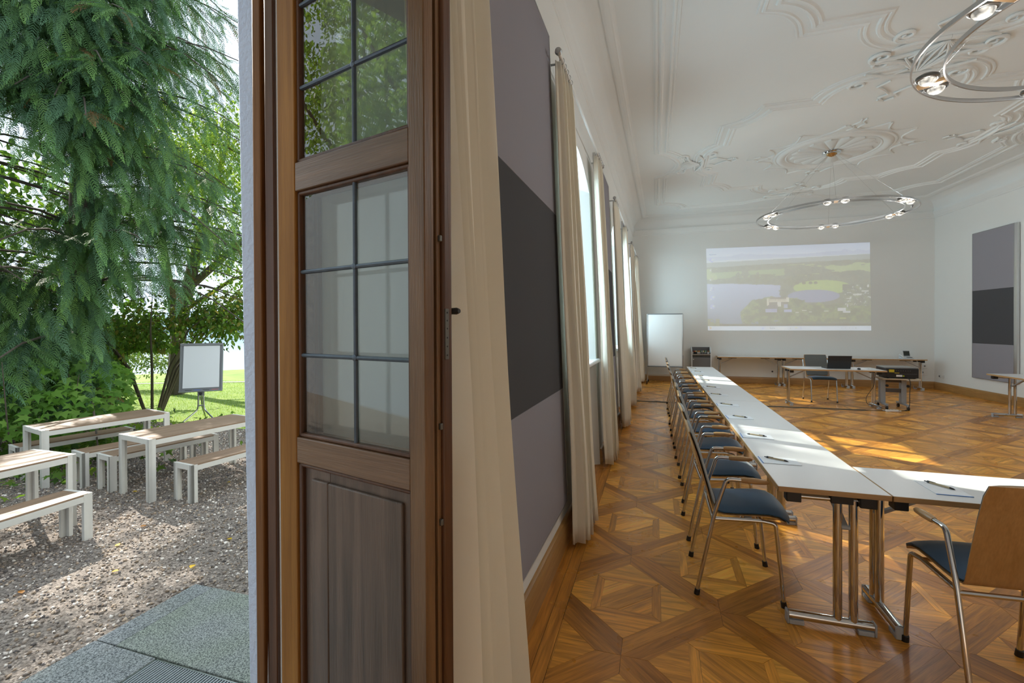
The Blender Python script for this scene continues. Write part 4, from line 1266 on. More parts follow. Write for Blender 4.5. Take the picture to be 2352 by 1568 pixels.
# ================================================================== note pads and pens
M['pen_beige'] = pm('beige cardboard pen', (0.50, 0.40, 0.25), 0.6)
def pen_obj():
    p = empty('ballpoint_pen')
    MB().cyl((-0.045, 0, 0.0062), (0.045, 0, 0.0062), 0.0050, 12).build('barrel', M['pen_beige'], p)
    MB().tube([(0.045, 0, 0.0062), (0.058, 0, 0.0055), (0.068, 0, 0.0040)], [0.0050, 0.0042, 0.0012], 10).build('tip', M['blackp'], p)
    MB().tube([(-0.045, 0, 0.0062), (-0.056, 0, 0.0062), (-0.060, 0, 0.0062), (-0.070, 0, 0.0062)], [0.0052, 0.0052, 0.0028, 0.0028], 10).build('push_button', M['blackp'], p)
    MB().box(-0.056, -0.018, -0.0018, 0.0018, 0.0112, 0.0128).build('clip', M['blackp'], p)
    return p
def pad_obj():
    p = empty('note_pad')
    MB().box(-0.105, 0.105, -0.074, 0.074, 0.0, 0.0026).build('paper_block', M['paper'], p)
    MB().box(-0.1052, -0.101, -0.0742, 0.0742, 0.0, 0.0030).build('blue_spine', M['bluespine'], p)
    MB().box(0.04, 0.075, -0.069, -0.066, 0.0026, 0.0028).build('printed_line', M['printline'], p)
    return p
M['bluespine'] = pm('blue glue spine', (0.10, 0.26, 0.62), 0.5)
M['printline'] = pm('grey print', (0.45, 0.5, 0.6), 0.8)
_pen, _pad = pen_obj(), pad_obj()
_py = [3.205, 3.87, 4.62, 5.31, 6.06, 6.76, 7.56, 8.23, 8.95, 9.62]
for k, y in enumerate(_py):
    pd = _pad if k == 0 else copy_tree(_pad); pn = _pen if k == 0 else copy_tree(_pen)
    j = random.Random(k)
    r = j.uniform(-0.05, 0.05) if k else 0.0
    pd.location = (0.735, y, 0.7354); pd.rotation_euler = (0, 0, r)
    pn.location = (0.722+(j.uniform(-0.02, 0.02) if k else 0), y+0.012, 0.7381); pn.rotation_euler = (0, 0, math.radians(-32+j.uniform(-6, 10)*(1 if k else 0))+PI*(j.random() < 0.4)*(1 if k else 0))
    tag(pd, 'white note pad in the window-side row, %s from the cross table' % ORD[k], 'note pad', 'note pads on the seminar tables')
    tag(pn, 'beige ballpoint pen on the note pad %s from the cross table' % ORD[k], 'pen', 'pens on the note pads')
pd = copy_tree(_pad); pd.location = (1.408, 2.90, 0.7354); pd.rotation_euler = (0, 0, PI/2)
pn = copy_tree(_pen); pn.location = (1.412, 2.932, 0.7381); pn.rotation_euler = (0, 0, math.radians(-57))
tag(pd, 'white note pad lying on the cross table', 'note pad', 'note pads on the seminar tables')
tag(pn, 'beige ballpoint pen on the pad on the cross table', 'pen', 'pens on the note pads')
# ================================================================== far end of the room
# mobile whiteboard
M['board'] = pm('white sheet on board', (0.78, 0.775, 0.76), 0.6, var=0.02, vscale=3)
M['dgrey'] = pm('dark grey frame', (0.16, 0.17, 0.18), 0.4)
wbd = empty('mobile_whiteboard', (0.26, 13.20, 0.0), math.radians(-3))
MB().box(-0.445, 0.445, -0.012, 0.012, 0.47, 1.885).build('board', M['whitep'], wbd, bevel=0.002)
MB().box(-0.432, 0.432, -0.0165, -0.0125, 0.50, 1.87).build('paper_sheet', M['board'], wbd)
for x in (-0.46, 0.46):
    MB().box(x-0.014, x+0.014, -0.02, 0.02, 0.45, 1.90).build('frame_side', M['alu'], wbd, bevel=0.003)
    MB().box(x-0.018, x+0.018, -0.024, 0.024, 0.09, 0.78).build('upright', M['steel'], wbd, bevel=0.004)
    ft = MB().tube(bend([(x, -0.26, 0.075), (x, 0.0, 0.105), (x, 0.26, 0.075)], 0.04, 3), 0.018, 8).build('foot', M['steel'], wbd)
    for y in (-0.26, 0.26):
        MB().cyl((x-0.013, y, 0.032), (x+0.013, y, 0.032), 0.032, 14).build('caster', M['blackp'], ft)
        MB().cyl((x, y, 0.04), (x, y, 0.082), 0.010, 8).build('caster_stem', M['blackp'], ft)
MB().box(-0.46, 0.46, -0.02, 0.02, 1.885, 1.905).build('frame_top', M['dgrey'], wbd, bevel=0.003)
MB().box(-0.46, 0.46, -0.03, 0.02, 0.445, 0.475).build('tray', M['dgrey'], wbd, bevel=0.003)
MB().box(-0.46, 0.46, -0.010, 0.010, 0.20, 0.23).build('cross_bar', M['steel'], wbd, bevel=0.002)
tag(wbd, 'mobile whiteboard on casters standing in the corner beside the last curtain', 'whiteboard')

# marker cabinet
M['cabw'] = pm('light grey cabinet side', (0.62, 0.64, 0.66), 0.45)
M['cabg'] = pm('dark grey cabinet door', (0.13, 0.13, 0.135), 0.5)
cb = empty('marker_cabinet', (1.20, 13.55, 0.0))
def side(x0, x1): 
    v = []
    for x in (x0, x1): v += [(x, -0.17, 0.02), (x, 0.18, 0.02), (x, 0.18, 0.99), (x, 0.02, 0.99), (x, -0.17, 0.87)]
    return MB().add(v, [(0,1,2,3,4), (9,8,7,6,5)] + [(i, 5+i, 5+(i+1) % 5, (i+1) % 5) for i in range(5)])
side(-0.25, -0.228).build('side_panel', M['cabw'], cb, fix=True, bevel=0.002)
side(0.228, 0.25).build('side_panel', M['cabw'], cb, fix=True, bevel=0.002)
MB().box(-0.228, 0.228, 0.165, 0.18, 0.02, 0.98).build('back_panel', M['cabg'], cb)
dr = MB().box(-0.226, 0.226, -0.172, -0.155, 0.05, 0.715).build('door', M['cabg'], cb, bevel=0.002)
MB().lathe([(0.004, -0.180), (0.012, -0.178), (0.012, -0.172)], (-0.20, 0, 0.66), 10, 'y').build('knob', M['whitep'], dr)
MB().box(-0.228, 0.228, -0.155, 0.165, 0.03, 0.05).build('bottom', M['cabw'], cb)
MB().box(-0.228, 0.228, -0.155, 0.165, 0.715, 0.73).build('shelf', M['blackp'], cb)
MB().box(-0.228, 0.228, -0.168, -0.160, 0.785, 0.797).build('front_rail', M['alu'], cb)
for k in range(5):
    x = -0.228+k*0.114
    MB().box(x-0.003, x+0.003, -0.155, 0.16, 0.73, 0.84).build('divider', M['blackp'], cb)
MB().box(-0.228, 0.228, -0.150, 0.16, 0.735, 0.80).build('inner_tray', pm('dark olive tray', (0.06, 0.055, 0.045), 0.6), cb)
MB().box(-0.22, 0.22, -0.15, 0.15, 0.0, 0.03).build('plinth', M['blackp'], cb)
tag(cb, 'grey cabinet with slanted open top full of markers beside the side tables', 'cabinet')
_mc = [((0.55, 0.06, 0.05), 'red'), ((0.05, 0.12, 0.5), 'blue'), ((0.03, 0.3, 0.1), 'green'), ((0.02, 0.02, 0.02), 'black'), ((0.75, 0.3, 0.05), 'orange'), ((0.7, 0.7, 0.68), 'white'), ((0.7, 0.6, 0.08), 'yellow'), ((0.15, 0.45, 0.6), 'light blue')]
_mm = {n_: pm(n_+' marker', c_, 0.4) for c_, n_ in _mc}
rnd = random.Random(4)
for k in range(26):
    n_ = _mc[rnd.randrange(len(_mc))][1]
    x = -0.205+k*0.0164; y = rnd.uniform(-0.10, -0.02)
    mk = empty('marker', (1.20+x, 13.55+y, 0.802)); mk.rotation_euler = (rnd.uniform(-0.35, 0.2), 0, rnd.uniform(-0.2, 0.2))
    MB().cyl((0, 0, 0.004), (0, 0, 0.055), 0.0075, 8).build('barrel', M['whitep'] if rnd.random() < 0.5 else M['blackp'], mk)
    MB().cyl((0, 0, 0.055), (0, 0, 0.088), 0.0082, 8).build('cap', _mm[n_], mk)
    tag(mk, '%s-capped marker standing in the top of the grey cabinet' % n_, 'marker', 'markers in the cabinet')

# telephone on the side table
ph = empty('telephone', (5.80, 13.42, 0.752))
body = MB().add([(-0.11, -0.10, 0), (0.11, -0.10, 0), (0.11, 0.10, 0), (-0.11, 0.10, 0), (-0.11, -0.10, 0.02), (0.11, -0.10, 0.02), (0.11, 0.10, 0.065), (-0.11, 0.10, 0.065)], [(0,3,2,1), (4,5,6,7), (0,1,5,4), (1,2,6,5), (2,3,7,6), (3,0,4,7)])
body.build('base', M['cabw'], ph, bevel=0.006)
MB().tube([(-0.085, -0.08, 0.045), (-0.085, -0.03, 0.062), (-0.085, 0.04, 0.078), (-0.085, 0.09, 0.088)], [0.022, 0.016, 0.016, 0.024], 10).build('handset', M['whitep'], ph)
ds = MB().obox((0.045, 0.09, 0.125), (0.13, 0.012, 0.13), Matrix.Rotation(math.radians(-18), 3, 'X')).build('display_housing', M['dgrey'], ph, bevel=0.004)
MB().obox((0.045, 0.083, 0.125), (0.11, 0.004, 0.10), Matrix.Rotation(math.radians(-18), 3, 'X')).build('display', pm('dark display', (0.05, 0.055, 0.045), 0.2), ds)
MB().box(0.0, 0.09, -0.08, 0.02, 0.030, 0.042).build('keypad', M['dgrey'], ph)
tag(ph, 'grey desk telephone with raised display at the end of the side tables', 'telephone')

# wall sockets and boxes
def socket(loc, rz, label, kind):
    s = empty('wall_socket', loc, rz)
    MB().box(-0.040, 0.040, -0.010, 0.0, -0.040, 0.040).build('plate', M['whitep'], s, bevel=0.004)
    if kind == 'power':
        MB().lathe([(0.004, -0.0105), (0.019, -0.0105), (0.021, -0.013), (0.023, -0.0105)], (0, 0, 0), 16, 'y').build('socket_well', M['dgrey'], s)
    else:
        MB().box(-0.014, 0.014, -0.0125, -0.010, -0.008, 0.012).build('port', M['cabw'], s)
    tag(s, label, 'socket', 'wall sockets')
socket((3.00, YB-0.001, 0.337), 0, 'white power socket on the end wall behind the side tables', 'power')
socket((3.128, YB-0.001, 0.337), 0, 'white blank socket plate on the end wall beside the power socket', 'data')
socket((3.258, YB-0.001, 0.337), 0, 'white blank socket plate on the end wall farther from the cabinet', 'data')
for y, nm, k in ((13.60, 'power', 'power'), (13.48, 'data', 'data')):
    socket((XR(y)-0.001, y, 0.33), PI/2*-1, 'white %s socket on the long wall near the room corner' % nm, k)
bx_ = empty('switch_box', (6.31, YB-0.001, 0.50))
MB().box(-0.07, 0.07, -0.03, 0, -0.01, 0.10).build('upper_box', M['whitep'], bx_, bevel=0.004)
MB().box(-0.07, 0.07, -0.02, 0, -0.18, -0.02).build('lower_plate', M['whitep'], bx_, bevel=0.004)
MB().lathe([(0.004, -0.032), (0.018, -0.031), (0.020, -0.029)], (0.02, 0, 0.055), 12, 'y').build('key_switch', M['dgrey'], bx_)
MB().lathe([(0.004, -0.022), (0.022, -0.021), (0.024, -0.019)], (-0.02, 0, -0.10), 12, 'y').build('socket_well', M['dgrey'], bx_)
tag(bx_, 'white switch box with sockets on the end wall beside the telephone table', 'switch box')

# laptop and papers on the presenter table
lp = empty('laptop', (3.37, 10.28, 0.7352), math.radians(4))
M['lapt'] = pm('dark laptop shell', (0.016, 0.018, 0.021), 0.42)
MB().box(-0.20, 0.20, -0.01, 0.25, 0.0, 0.018).build('base', M['lapt'], lp, bevel=0.004)
MB().box(-0.17, 0.17, 0.06, 0.18, 0.018, 0.020).build('keyboard', M['blackp'], lp)
ld = MB().obox((0, -0.035, 0.13), (0.40, 0.009, 0.25), Matrix.Rotation(math.radians(14), 3, 'X')).build('lid', M['lapt'], lp, bevel=0.003)
MB().obox((0, -0.029, 0.13), (0.38, 0.002, 0.22), Matrix.Rotation(math.radians(14), 3, 'X')).build('screen', M['blackp'], ld)
tag(lp, 'open dark laptop with its lid back towards the seminar row', 'laptop')
for (x, y, r, nm) in ((2.86, 10.28, 0.2, 'loose white papers on the presenter table beside the laptop'), (3.78, 10.42, -0.3, 'white paper on the presenter table near the projector')):
    p = MB().box(-0.10, 0.10, -0.14, 0.14, 0, 0.002).build('paper_sheet', M['paper'])
    p.location = (x, y, 0.7355); p.rotation_euler = (0, 0, r); tag(p, nm, 'paper', 'papers on the presenter table')
ms = MB().lathe([(0.02, 0.0), (0.032, 0.006), (0.030, 0.022), (0.014, 0.032)], (0, 0, 0), 16).build('computer_mouse', M['blackp'])
ms.location = (3.66, 10.16, 0.7352); ms.scale = (0.8, 1.3, 1); tag(ms, 'small black mouse beside the laptop', 'mouse')
rc = MB().box(-0.03, 0.03, -0.08, 0.08, 0, 0.02).build('remote_control', M['cabw'], bevel=0.004)
rc.location = (3.90, 10.33, 0.7352); rc.rotation_euler = (0, 0, 1.2); tag(rc, 'grey remote control at the projector end of the presenter table', 'remote control')

# projector on its trolley
tr = empty('projector_trolley', (4.36, 10.42, 0.0), math.radians(-4))
M['trg'] = pm('silver grey column', (0.34, 0.37, 0.41), 0.4, metal=0.3)
M['trd'] = pm('brown grey beam', (0.085, 0.072, 0.066), 0.5)
MB().box(-0.30, 0.28, -0.24, 0.24, 0.555, 0.578).build('shelf', wood('pale shelf', (0.5, 0.4, 0.29), (0.62, 0.52, 0.4), 'x', 0.5), tr, bevel=0.003)
for x in (-0.235, 0.085):
    MB().box(x-0.035, x+0.045, -0.06, 0.06, 0.10, 0.555).build('column', M['trg'], tr, bevel=0.006)
    kn = MB().lathe([(0.004, -0.088), (0.022, -0.086), (0.024, -0.062)], (x+0.062, 0, 0.43), 14, 'y').build('clamp_knob', M['blackp'], tr)
    ft = MB().box(x-0.02, x+0.03, -0.24, 0.24, 0.075, 0.105).build('foot', M['trg'], tr, bevel=0.005)
    for y in (-0.22, 0.22):
        MB().cyl((x-0.010, y-0.02, 0.034), (x+0.018, y-0.02, 0.034), 0.034, 16).build('caster', M['blackp'], ft)
        MB().box(x-0.014, x+0.022, y-0.03, y+0.02, 0.050, 0.078).build('caster_fork', M['steel'], ft, bevel=0.003)
MB().box(-0.19, 0.05, -0.05, -0.03, 0.49, 0.555).build('upper_beam', M['trd'], tr, bevel=0.003)
MB().box(-0.19, 0.05, -0.05, 0.04, 0.305, 0.37).build('lower_beam', M['trd'], tr, bevel=0.003)
tag(tr, 'grey wheeled projector trolley with two columns and pale shelf', 'trolley')
pj = empty('projector', (4.375, 10.44, 0.579), math.radians(-4))
M['pjd'] = pm('dark grey projector lid', (0.20, 0.20, 0.195), 0.35)
MB().box(-0.245, 0.245, -0.22, 0.28, 0.012, 0.185).build('housing', M['blackp'], pj, bevel=0.008)
MB().box(-0.247, 0.247, -0.20, 0.282, 0.183, 0.205).build('lid', M['pjd'], pj, bevel=0.008)
for x in (-0.2, 0.2):
    for y in (-0.17, 0.22):
        MB().cyl((x, y, 0.0), (x, y, 0.014), 0.018, 10).build('foot', M['blackp'], pj)
yl = pm('yellow warning label', (0.55, 0.42, 0.02), 0.5)
MB().box(-0.20, -0.12, -0.2235, -0.2195, 0.115, 0.165).build('warning_label', yl, pj)
MB().box(-0.115, -0.045, -0.2235, -0.2195, 0.098, 0.108).build('warning_label', yl, pj)
MB().box(-0.09, 0.0, -0.2235, -0.2195, 0.035, 0.068).build('type_plate', M['whitep'], pj)
MB().lathe([(0.003, -0.224), (0.012, -0.223), (0.012, -0.219)], (0.02, 0, 0.05), 12, 'y').build('yellow_socket', pm('yellow green socket', (0.5, 0.6, 0.03), 0.4), pj)
MB().box(-0.10, 0.22, -0.2225, -0.2195, 0.085, 0.088).build('vent_line', M['dgrey'], pj)
for k in range(7):
    MB().lathe([(0.002, -0.2235), (0.005, -0.223), (0.005, -0.219)], (-0.09+0.035*k, 0, 0.145), 8, 'y').build('socket', M['dgrey'], pj)
MB().lathe([(0.03, 0.27), (0.06, 0.285), (0.058, 0.31), (0.05, 0.315)], (0.0, 0, 0.10), 20, 'y').build('projection_lens', M['chrome'], pj)
tag(pj, 'black data projector with yellow warning label on the trolley', 'projector')

# cables and floor duct
def cable(label, pts, r, mat, name='cable'):
    o = MB().tube(bend(pts, 0.08, 5), r, 6).build(name, mat)
    tag(o, label, 'cable', 'cables at the projector trolley'); return o
cable('black power cable looping under the presenter table beside the trolley', [(3.95, 10.30, 0.66), (3.93, 10.22, 0.45), (3.76, 10.16, 0.20), (3.78, 10.12, 0.08), (3.93, 10.12, 0.09), (4.02, 10.14, 0.02), (4.1, 10.16, 0.008)], 0.005, M['blackp'])
cable('black cable hanging from the projector back to the floor', [(4.42, 10.19, 0.62), (4.46, 10.155, 0.54), (4.44, 10.150, 0.30), (4.44, 10.14, 0.10), (4.38, 10.10, 0.008), (4.20, 10.06, 0.008)], 0.006, M['blackp'])
cable('black cable lying from the trolley to the floor duct', [(4.40, 10.12, 0.007), (4.15, 10.02, 0.007), (3.95, 10.0, 0.007), (3.70, 9.955, 0.007)], 0.005, M['blackp'])
cable('white cable coiled on the floor beside the presenter table foot', [(4.0, 10.08, 0.008), (4.12, 10.0, 0.008), (4.28, 10.02, 0.008), (4.25, 10.09, 0.008), (4.10, 10.05, 0.012), (4.02, 9.99, 0.008)], 0.006, M['whitep'])
ps = empty('power_strip', (4.10, 9.97, 0.0), math.radians(12))
MB().box(-0.10, 0.10, -0.025, 0.025, 0.0, 0.038).build('strip_body', M['whitep'], ps, bevel=0.006)
for x in (-0.06, 0.0, 0.06):
    MB().lathe([(0.004, 0.0385), (0.017, 0.0385), (0.019, 0.040)], (x, 0, 0), 12).build('outlet', M['dgrey'], ps)
tag(ps, 'white power strip on the floor in front of the projector trolley', 'power strip')
du = MB().add([(-0.42, 9.895, 0.0005), (3.72, 9.955, 0.0005), (3.72, 10.015, 0.0005), (-0.42, 9.955, 0.0005), (-0.42, 9.91, 0.013), (3.70, 9.97, 0.013), (3.70, 10.0, 0.013), (-0.42, 9.94, 0.013)], [(0,3,2,1), (4,5,6,7), (0,1,5,4), (1,2,6,5), (2,3,7,6), (3,0,4,7)])
tag(du.build('cable_duct', pm('dark green grey rubber', (0.035, 0.042, 0.038), 0.6)), 'dark rubber cable duct running across the parquet under the table row', 'cable duct')
# ================================================================== garden
G = -0.45
def np_mesh(name, co, tris, mat, cols=None, parent=None, smooth=False):
    me = bpy.data.meshes.new(name)
    me.vertices.add(len(co)); me.vertices.foreach_set('co', np.asarray(co, np.float32).ravel())
    k = tris.shape[1]
    me.loops.add(tris.size); me.loops.foreach_set('vertex_index', tris.ravel().astype(np.int32))
    me.polygons.add(len(tris)); me.polygons.foreach_set('loop_start', np.arange(0, tris.size, k, dtype=np.int32))
    if smooth: me.polygons.foreach_set('use_smooth', np.ones(len(tris), bool))
    me.update(calc_edges=True)
    if cols is not None:
        ca = me.color_attributes.new('col', 'FLOAT_COLOR', 'POINT')
        c4 = np.ones((len(co), 4), np.float32); c4[:, :3] = cols
        ca.data.foreach_set('color', c4.ravel())
    me.materials.append(mat)
    o = bpy.data.objects.new(name, me); COL.objects.link(o)
    if parent is not None: o.parent = parent
    return o
def instance(base_v, base_f, Rm, pos, sc, cols):
    """many copies of a small shape as one mesh"""
    N = len(pos); nb = len(base_v)
    co = np.einsum('nij,bj->nbi', Rm, base_v)*sc[:, None, None] + pos[:, None, :]
    tr = base_f[None] + (np.arange(N)*nb)[:, None, None]
    return co.reshape(-1, 3), tr.reshape(-1, base_f.shape[1]), np.repeat(cols, nb, 0)
def rot_from(fwd, up):
    """columns: x = fwd, z close to up"""
    f = fwd/np.linalg.norm(fwd, axis=1, keepdims=True)
    y = np.cross(up, f); y /= (np.linalg.norm(y, axis=1, keepdims=True)+1e-9)
    z = np.cross(f, y)
    return np.stack([f, y, z], -1)
def unit(a): return a/(np.linalg.norm(a, axis=-1, keepdims=True)+1e-9)

# ------------------------------------------------------------------ ground, lawn, lake, far shore
m, nt, b = mat_new('gravel bed')
N, L = nt.nodes, nt.links
tc = N.new('ShaderNodeTexCoord'); vo = N.new('ShaderNodeTexVoronoi'); vo.inputs['Scale'].default_value = 75
L.new(tc.outputs['Object'], vo.inputs['Vector'])
rp = N.new('ShaderNodeValToRGB'); rp.color_ramp.elements[0].color = (0.08, 0.062, 0.05, 1); rp.color_ramp.elements[1].color = (0.32, 0.27, 0.23, 1)
sx = N.new('ShaderNodeSeparateColor'); L.new(vo.outputs['Color'], sx.inputs['Color']); L.new(sx.outputs['Red'], rp.inputs['Fac'])
L.new(rp.outputs['Color'], b.inputs['Base Color']); b.inputs['Roughness'].default_value = 0.9
bp = N.new('ShaderNodeBump'); bp.inputs['Strength'].default_value = 0.8; bp.inputs['Distance'].default_value = 0.012
L.new(vo.outputs['Distance'], bp.inputs['Height']); L.new(bp.outputs['Normal'], b.inputs['Normal'])
M['gravel'] = m
EDGE = 7.15
gr = MB().box(-16, -1.0, -9, EDGE, G-0.1, G).build('ground', M['gravel'])
tag(gr, 'grey-brown gravel yard under the picnic tables', 'ground', kind='structure')
def lawn_z(r):
    return G + 0.0 - 0.040*np.clip(r-9.5, 0, 60)
m, nt, b = mat_new('lawn')
N, L = nt.nodes, nt.links
tc = N.new('ShaderNodeTexCoord'); n1 = N.new('ShaderNodeTexNoise'); n1.inputs['Scale'].default_value = 0.8; n1.inputs['Detail'].default_value = 9
L.new(tc.outputs['Object'], n1.inputs['Vector'])
rp = N.new('ShaderNodeValToRGB'); rp.color_ramp.elements[0].position = 0.3; rp.color_ramp.elements[0].color = (0.13, 0.23, 0.03, 1); rp.color_ramp.elements[1].position = 0.75; rp.color_ramp.elements[1].color = (0.28, 0.37, 0.07, 1)
L.new(n1.outputs['Fac'], rp.inputs['Fac']); L.new(rp.outputs['Color'], b.inputs['Base Color']); b.inputs['Roughness'].default_value = 0.95
n2 = N.new('ShaderNodeTexNoise'); n2.inputs['Scale'].default_value = 40; L.new(tc.outputs['Object'], n2.inputs['Vector'])
bp = N.new('ShaderNodeBump'); bp.inputs['Strength'].default_value = 0.7; bp.inputs['Distance'].default_value = 0.03
L.new(n2.outputs['Fac'], bp.inputs['Height']); L.new(bp.outputs['Normal'], b.inputs['Normal'])
M['lawn'] = m
def lawn_fn(s, t):
    a = math.radians(60 + 95*s)                           # bearing around the door
    r = 7.0 + 33*t**1.5
    x, y = r*math.cos(a)*1.0, r*math.sin(a)
    return None
lw = MB()
def lf(s, t):
    x = -46 + 52*s
    y = EDGE + 38*t**1.3
    r = math.hypot(x, y)
    return (x, y, float(lawn_z(np.array(r))) + 0.012)
lw.grid(lf, 60, 40)
tag(lw.build('lawn', M['lawn']), 'sunlit green lawn sloping down to the lake', 'lawn', kind='structure')
lw2 = MB().grid(lambda s, t: (-46+30*s, -9+(EDGE+9)*t, G-0.004-0.02*(1-s)*10*0.3+ (0.0 if s < 0.98 else 0)), 20, 10)
tag(lw2.build('lawn', M['lawn']), 'shaded grass under the trees beside the gravel yard', 'lawn', kind='structure')
# narrow path on the lawn
pth = MB()
def pf(s, t):
    x = -30 + 22*s; y = 15.2 + 2.6*s + 0.9*math.sin(s*3) + 0.45*t
    r = math.hypot(x, y)
    return (x, y, float(lawn_z(np.array(r))) + 0.03)
pth.grid(pf, 24, 2)
tag(pth.build('path', pm('pale gravel path', (0.42, 0.40, 0.38), 0.9)), 'narrow pale footpath crossing the lawn', 'path', kind='structure')
LZ = -1.75
lk = MB().add([(-420, 20, LZ), (120, 20, LZ), (120, 330, LZ), (-420, 330, LZ)], [(0, 1, 2, 3)])
m = pm('lake water', (0.25, 0.32, 0.36), 0.08, spec=1.0, bump=0.35, bscale=1.2)
tag(lk.build('lake', m), 'bright lake behind the lawn', 'lake', kind='structure')
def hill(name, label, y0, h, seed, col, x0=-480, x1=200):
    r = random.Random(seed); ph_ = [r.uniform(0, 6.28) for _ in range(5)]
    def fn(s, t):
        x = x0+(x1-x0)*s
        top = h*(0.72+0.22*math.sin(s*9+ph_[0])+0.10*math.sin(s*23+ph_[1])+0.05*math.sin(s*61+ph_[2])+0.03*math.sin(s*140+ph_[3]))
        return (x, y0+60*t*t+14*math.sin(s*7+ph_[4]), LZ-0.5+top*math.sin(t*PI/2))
    o = MB().grid(fn, 160, 8).build(name, pm(name+' haze green', col, 1.0, spec=0.0, var=0.15, vscale=0.08))  # distance haze is painted into the base colour
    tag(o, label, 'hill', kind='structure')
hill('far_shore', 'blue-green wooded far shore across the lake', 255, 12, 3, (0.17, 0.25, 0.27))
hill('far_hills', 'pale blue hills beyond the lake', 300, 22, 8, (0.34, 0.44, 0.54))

# ------------------------------------------------------------------ gravel stones
def stones():
    n = 52000
    x = -1.6 - 9.5*RNG.random(n)**0.9; y = -0.2 + (EDGE-0.1+0.2)*RNG.random(n)
    keep = ~((x > -3.38) & (y < 2.66)) & (x/np.maximum(y, 0.01) > -3.2)
    x, y = x[keep], y[keep]; n = len(x)
    base = np.array([(1, 0, 0), (0, 1, 0), (-1, 0, 0), (0, -1, 0), (0, 0, 0.65), (0, 0, -0.65)], float)
    f = np.array([(0, 1, 4), (1, 2, 4), (2, 3, 4), (3, 0, 4), (1, 0, 5), (2, 1, 5), (3, 2, 5), (0, 3, 5)])
    fw = RNG.normal(size=(n, 3)); up = np.tile([0, 0, 1.0], (n, 1)) + 0.5*RNG.normal(size=(n, 3))
    sc = 0.007+0.014*RNG.random(n)**2
    g = RNG.random(n)
    pal = np.array([(0.30, 0.255, 0.22), (0.42, 0.37, 0.33), (0.18, 0.145, 0.12), (0.34, 0.265, 0.20), (0.12, 0.105, 0.10), (0.60, 0.55, 0.50), (0.24, 0.18, 0.13)])
    cols = pal[RNG.integers(0, len(pal), n)]*(0.85+0.65*RNG.random((n, 1)))
    pos = np.stack([x, y, G+0.002+0.004*RNG.random(n)], -1)
    co, tr, cc = instance(base, f, rot_from(fw, up), pos, sc, cols)
    o = np_mesh('gravel_stones', co, tr, attr_mat('gravel stone', rough=0.85), cc)
    tag(o, 'loose grey and brown gravel stones in front of the garden door', 'gravel', kind='stuff')
stones()

# ------------------------------------------------------------------ stone paving in front of the door
def granite(name, base, moss):
    m, nt, b = mat_new(name)
    N, L = nt.nodes, nt.links
    tc = N.new('ShaderNodeTexCoord')
    n1 = N.new('ShaderNodeTexNoise'); n1.inputs['Scale'].default_value = 130; n1.inputs['Detail'].default_value = 2
    n2 = N.new('ShaderNodeTexNoise'); n2.inputs['Scale'].default_value = 2.2; n2.inputs['Detail'].default_value = 6
    L.new(tc.outputs['Object'], n1.inputs['Vector']); L.new(tc.outputs['Object'], n2.inputs['Vector'])
    r1 = N.new('ShaderNodeValToRGB')
    r1.color_ramp.elements[0].position = 0.36; r1.color_ramp.elements[0].color = (base[0]*0.28, base[1]*0.30, base[2]*0.32, 1)
    r1.color_ramp.elements[1].position = 0.62; r1.color_ramp.elements[1].color = (base[0]*1.5, base[1]*1.5, base[2]*1.5, 1)
    L.new(n1.outputs['Fac'], r1.inputs['Fac'])
    r2 = N.new('ShaderNodeValToRGB')
    r2.color_ramp.elements[0].position = 0.35; r2.color_ramp.elements[0].color = (1, 1, 1, 1)
    r2.color_ramp.elements[1].position = 0.70; r2.color_ramp.elements[1].color = (*moss, 1)
    L.new(n2.outputs['Fac'], r2.inputs['Fac'])
    mx = N.new('ShaderNodeMix'); mx.data_type = 'RGBA'; mx.blend_type = 'MULTIPLY'; mx.inputs['Factor'].default_value = 1
    L.new(r1.outputs['Color'], mx.inputs['A']); L.new(r2.outputs['Color'], mx.inputs['B'])
    L.new(mx.outputs['Result'], b.inputs['Base Color']); b.inputs['Roughness'].default_value = 0.8
    bp = N.new('ShaderNodeBump'); bp.inputs['Strength'].default_value = 0.25; bp.inputs['Distance'].default_value = 0.004
    L.new(n1.outputs['Fac'], bp.inputs['Height']); L.new(bp.outputs['Normal'], b.inputs['Normal'])
    return m
M['granite'] = granite('grey granite', (0.225, 0.235, 0.24), (0.8, 0.82, 0.76))
M['granite2'] = granite('mossy grey granite', (0.215, 0.228, 0.218), (0.86, 0.92, 0.74))
ZS = -0.40
pv = empty('stone_landing', (-2.3, 1.6, G))
def slab(x0, x1, y0, y1, z1, mt, nm='stone_slab'):
    return MB().box(x0+2.3, x1+2.3, y0-1.6, y1-1.6, -0.03, z1-G).build(nm, mt, pv, bevel=0.005)
slab(-3.40, -3.225, -1.0, 1.974, ZS, M['granite'], 'kerb_stone')
slab(-3.40, -3.225, 1.982, 2.64, ZS, M['granite'], 'kerb_stone')
slab(-3.220, -1.27, 1.982, 2.64, ZS+0.002, M['granite2'])
slab(-3.220, -2.865, -1.0, 1.972, ZS+0.001, M['granite'])
slab(-2.86, -1.27, -1.0, 0.40, ZS+0.001, M['granite2'])
slab(-1.62, -1.27, 0.41, 1.972, ZS+0.001, M['granite'])
MB().box(-2.86+2.3, -1.62+2.3, 0.41-1.6, 1.972-1.6, -0.03, ZS-0.03-G).build('mat_pit', pm('dark pit', (0.02, 0.02, 0.02), 0.9), pv)
tag(pv, 'grey granite landing slabs outside the garden door', 'paving', kind='structure')
mt_ = empty('door_mat_grate', (-2.24, 1.19, ZS-0.028))
gs = MB()
for k in range(66):
    x = -0.607+k*0.0186
    gs.box(x, x+0.0075, -0.77, 0.77, 0.0, 0.026)
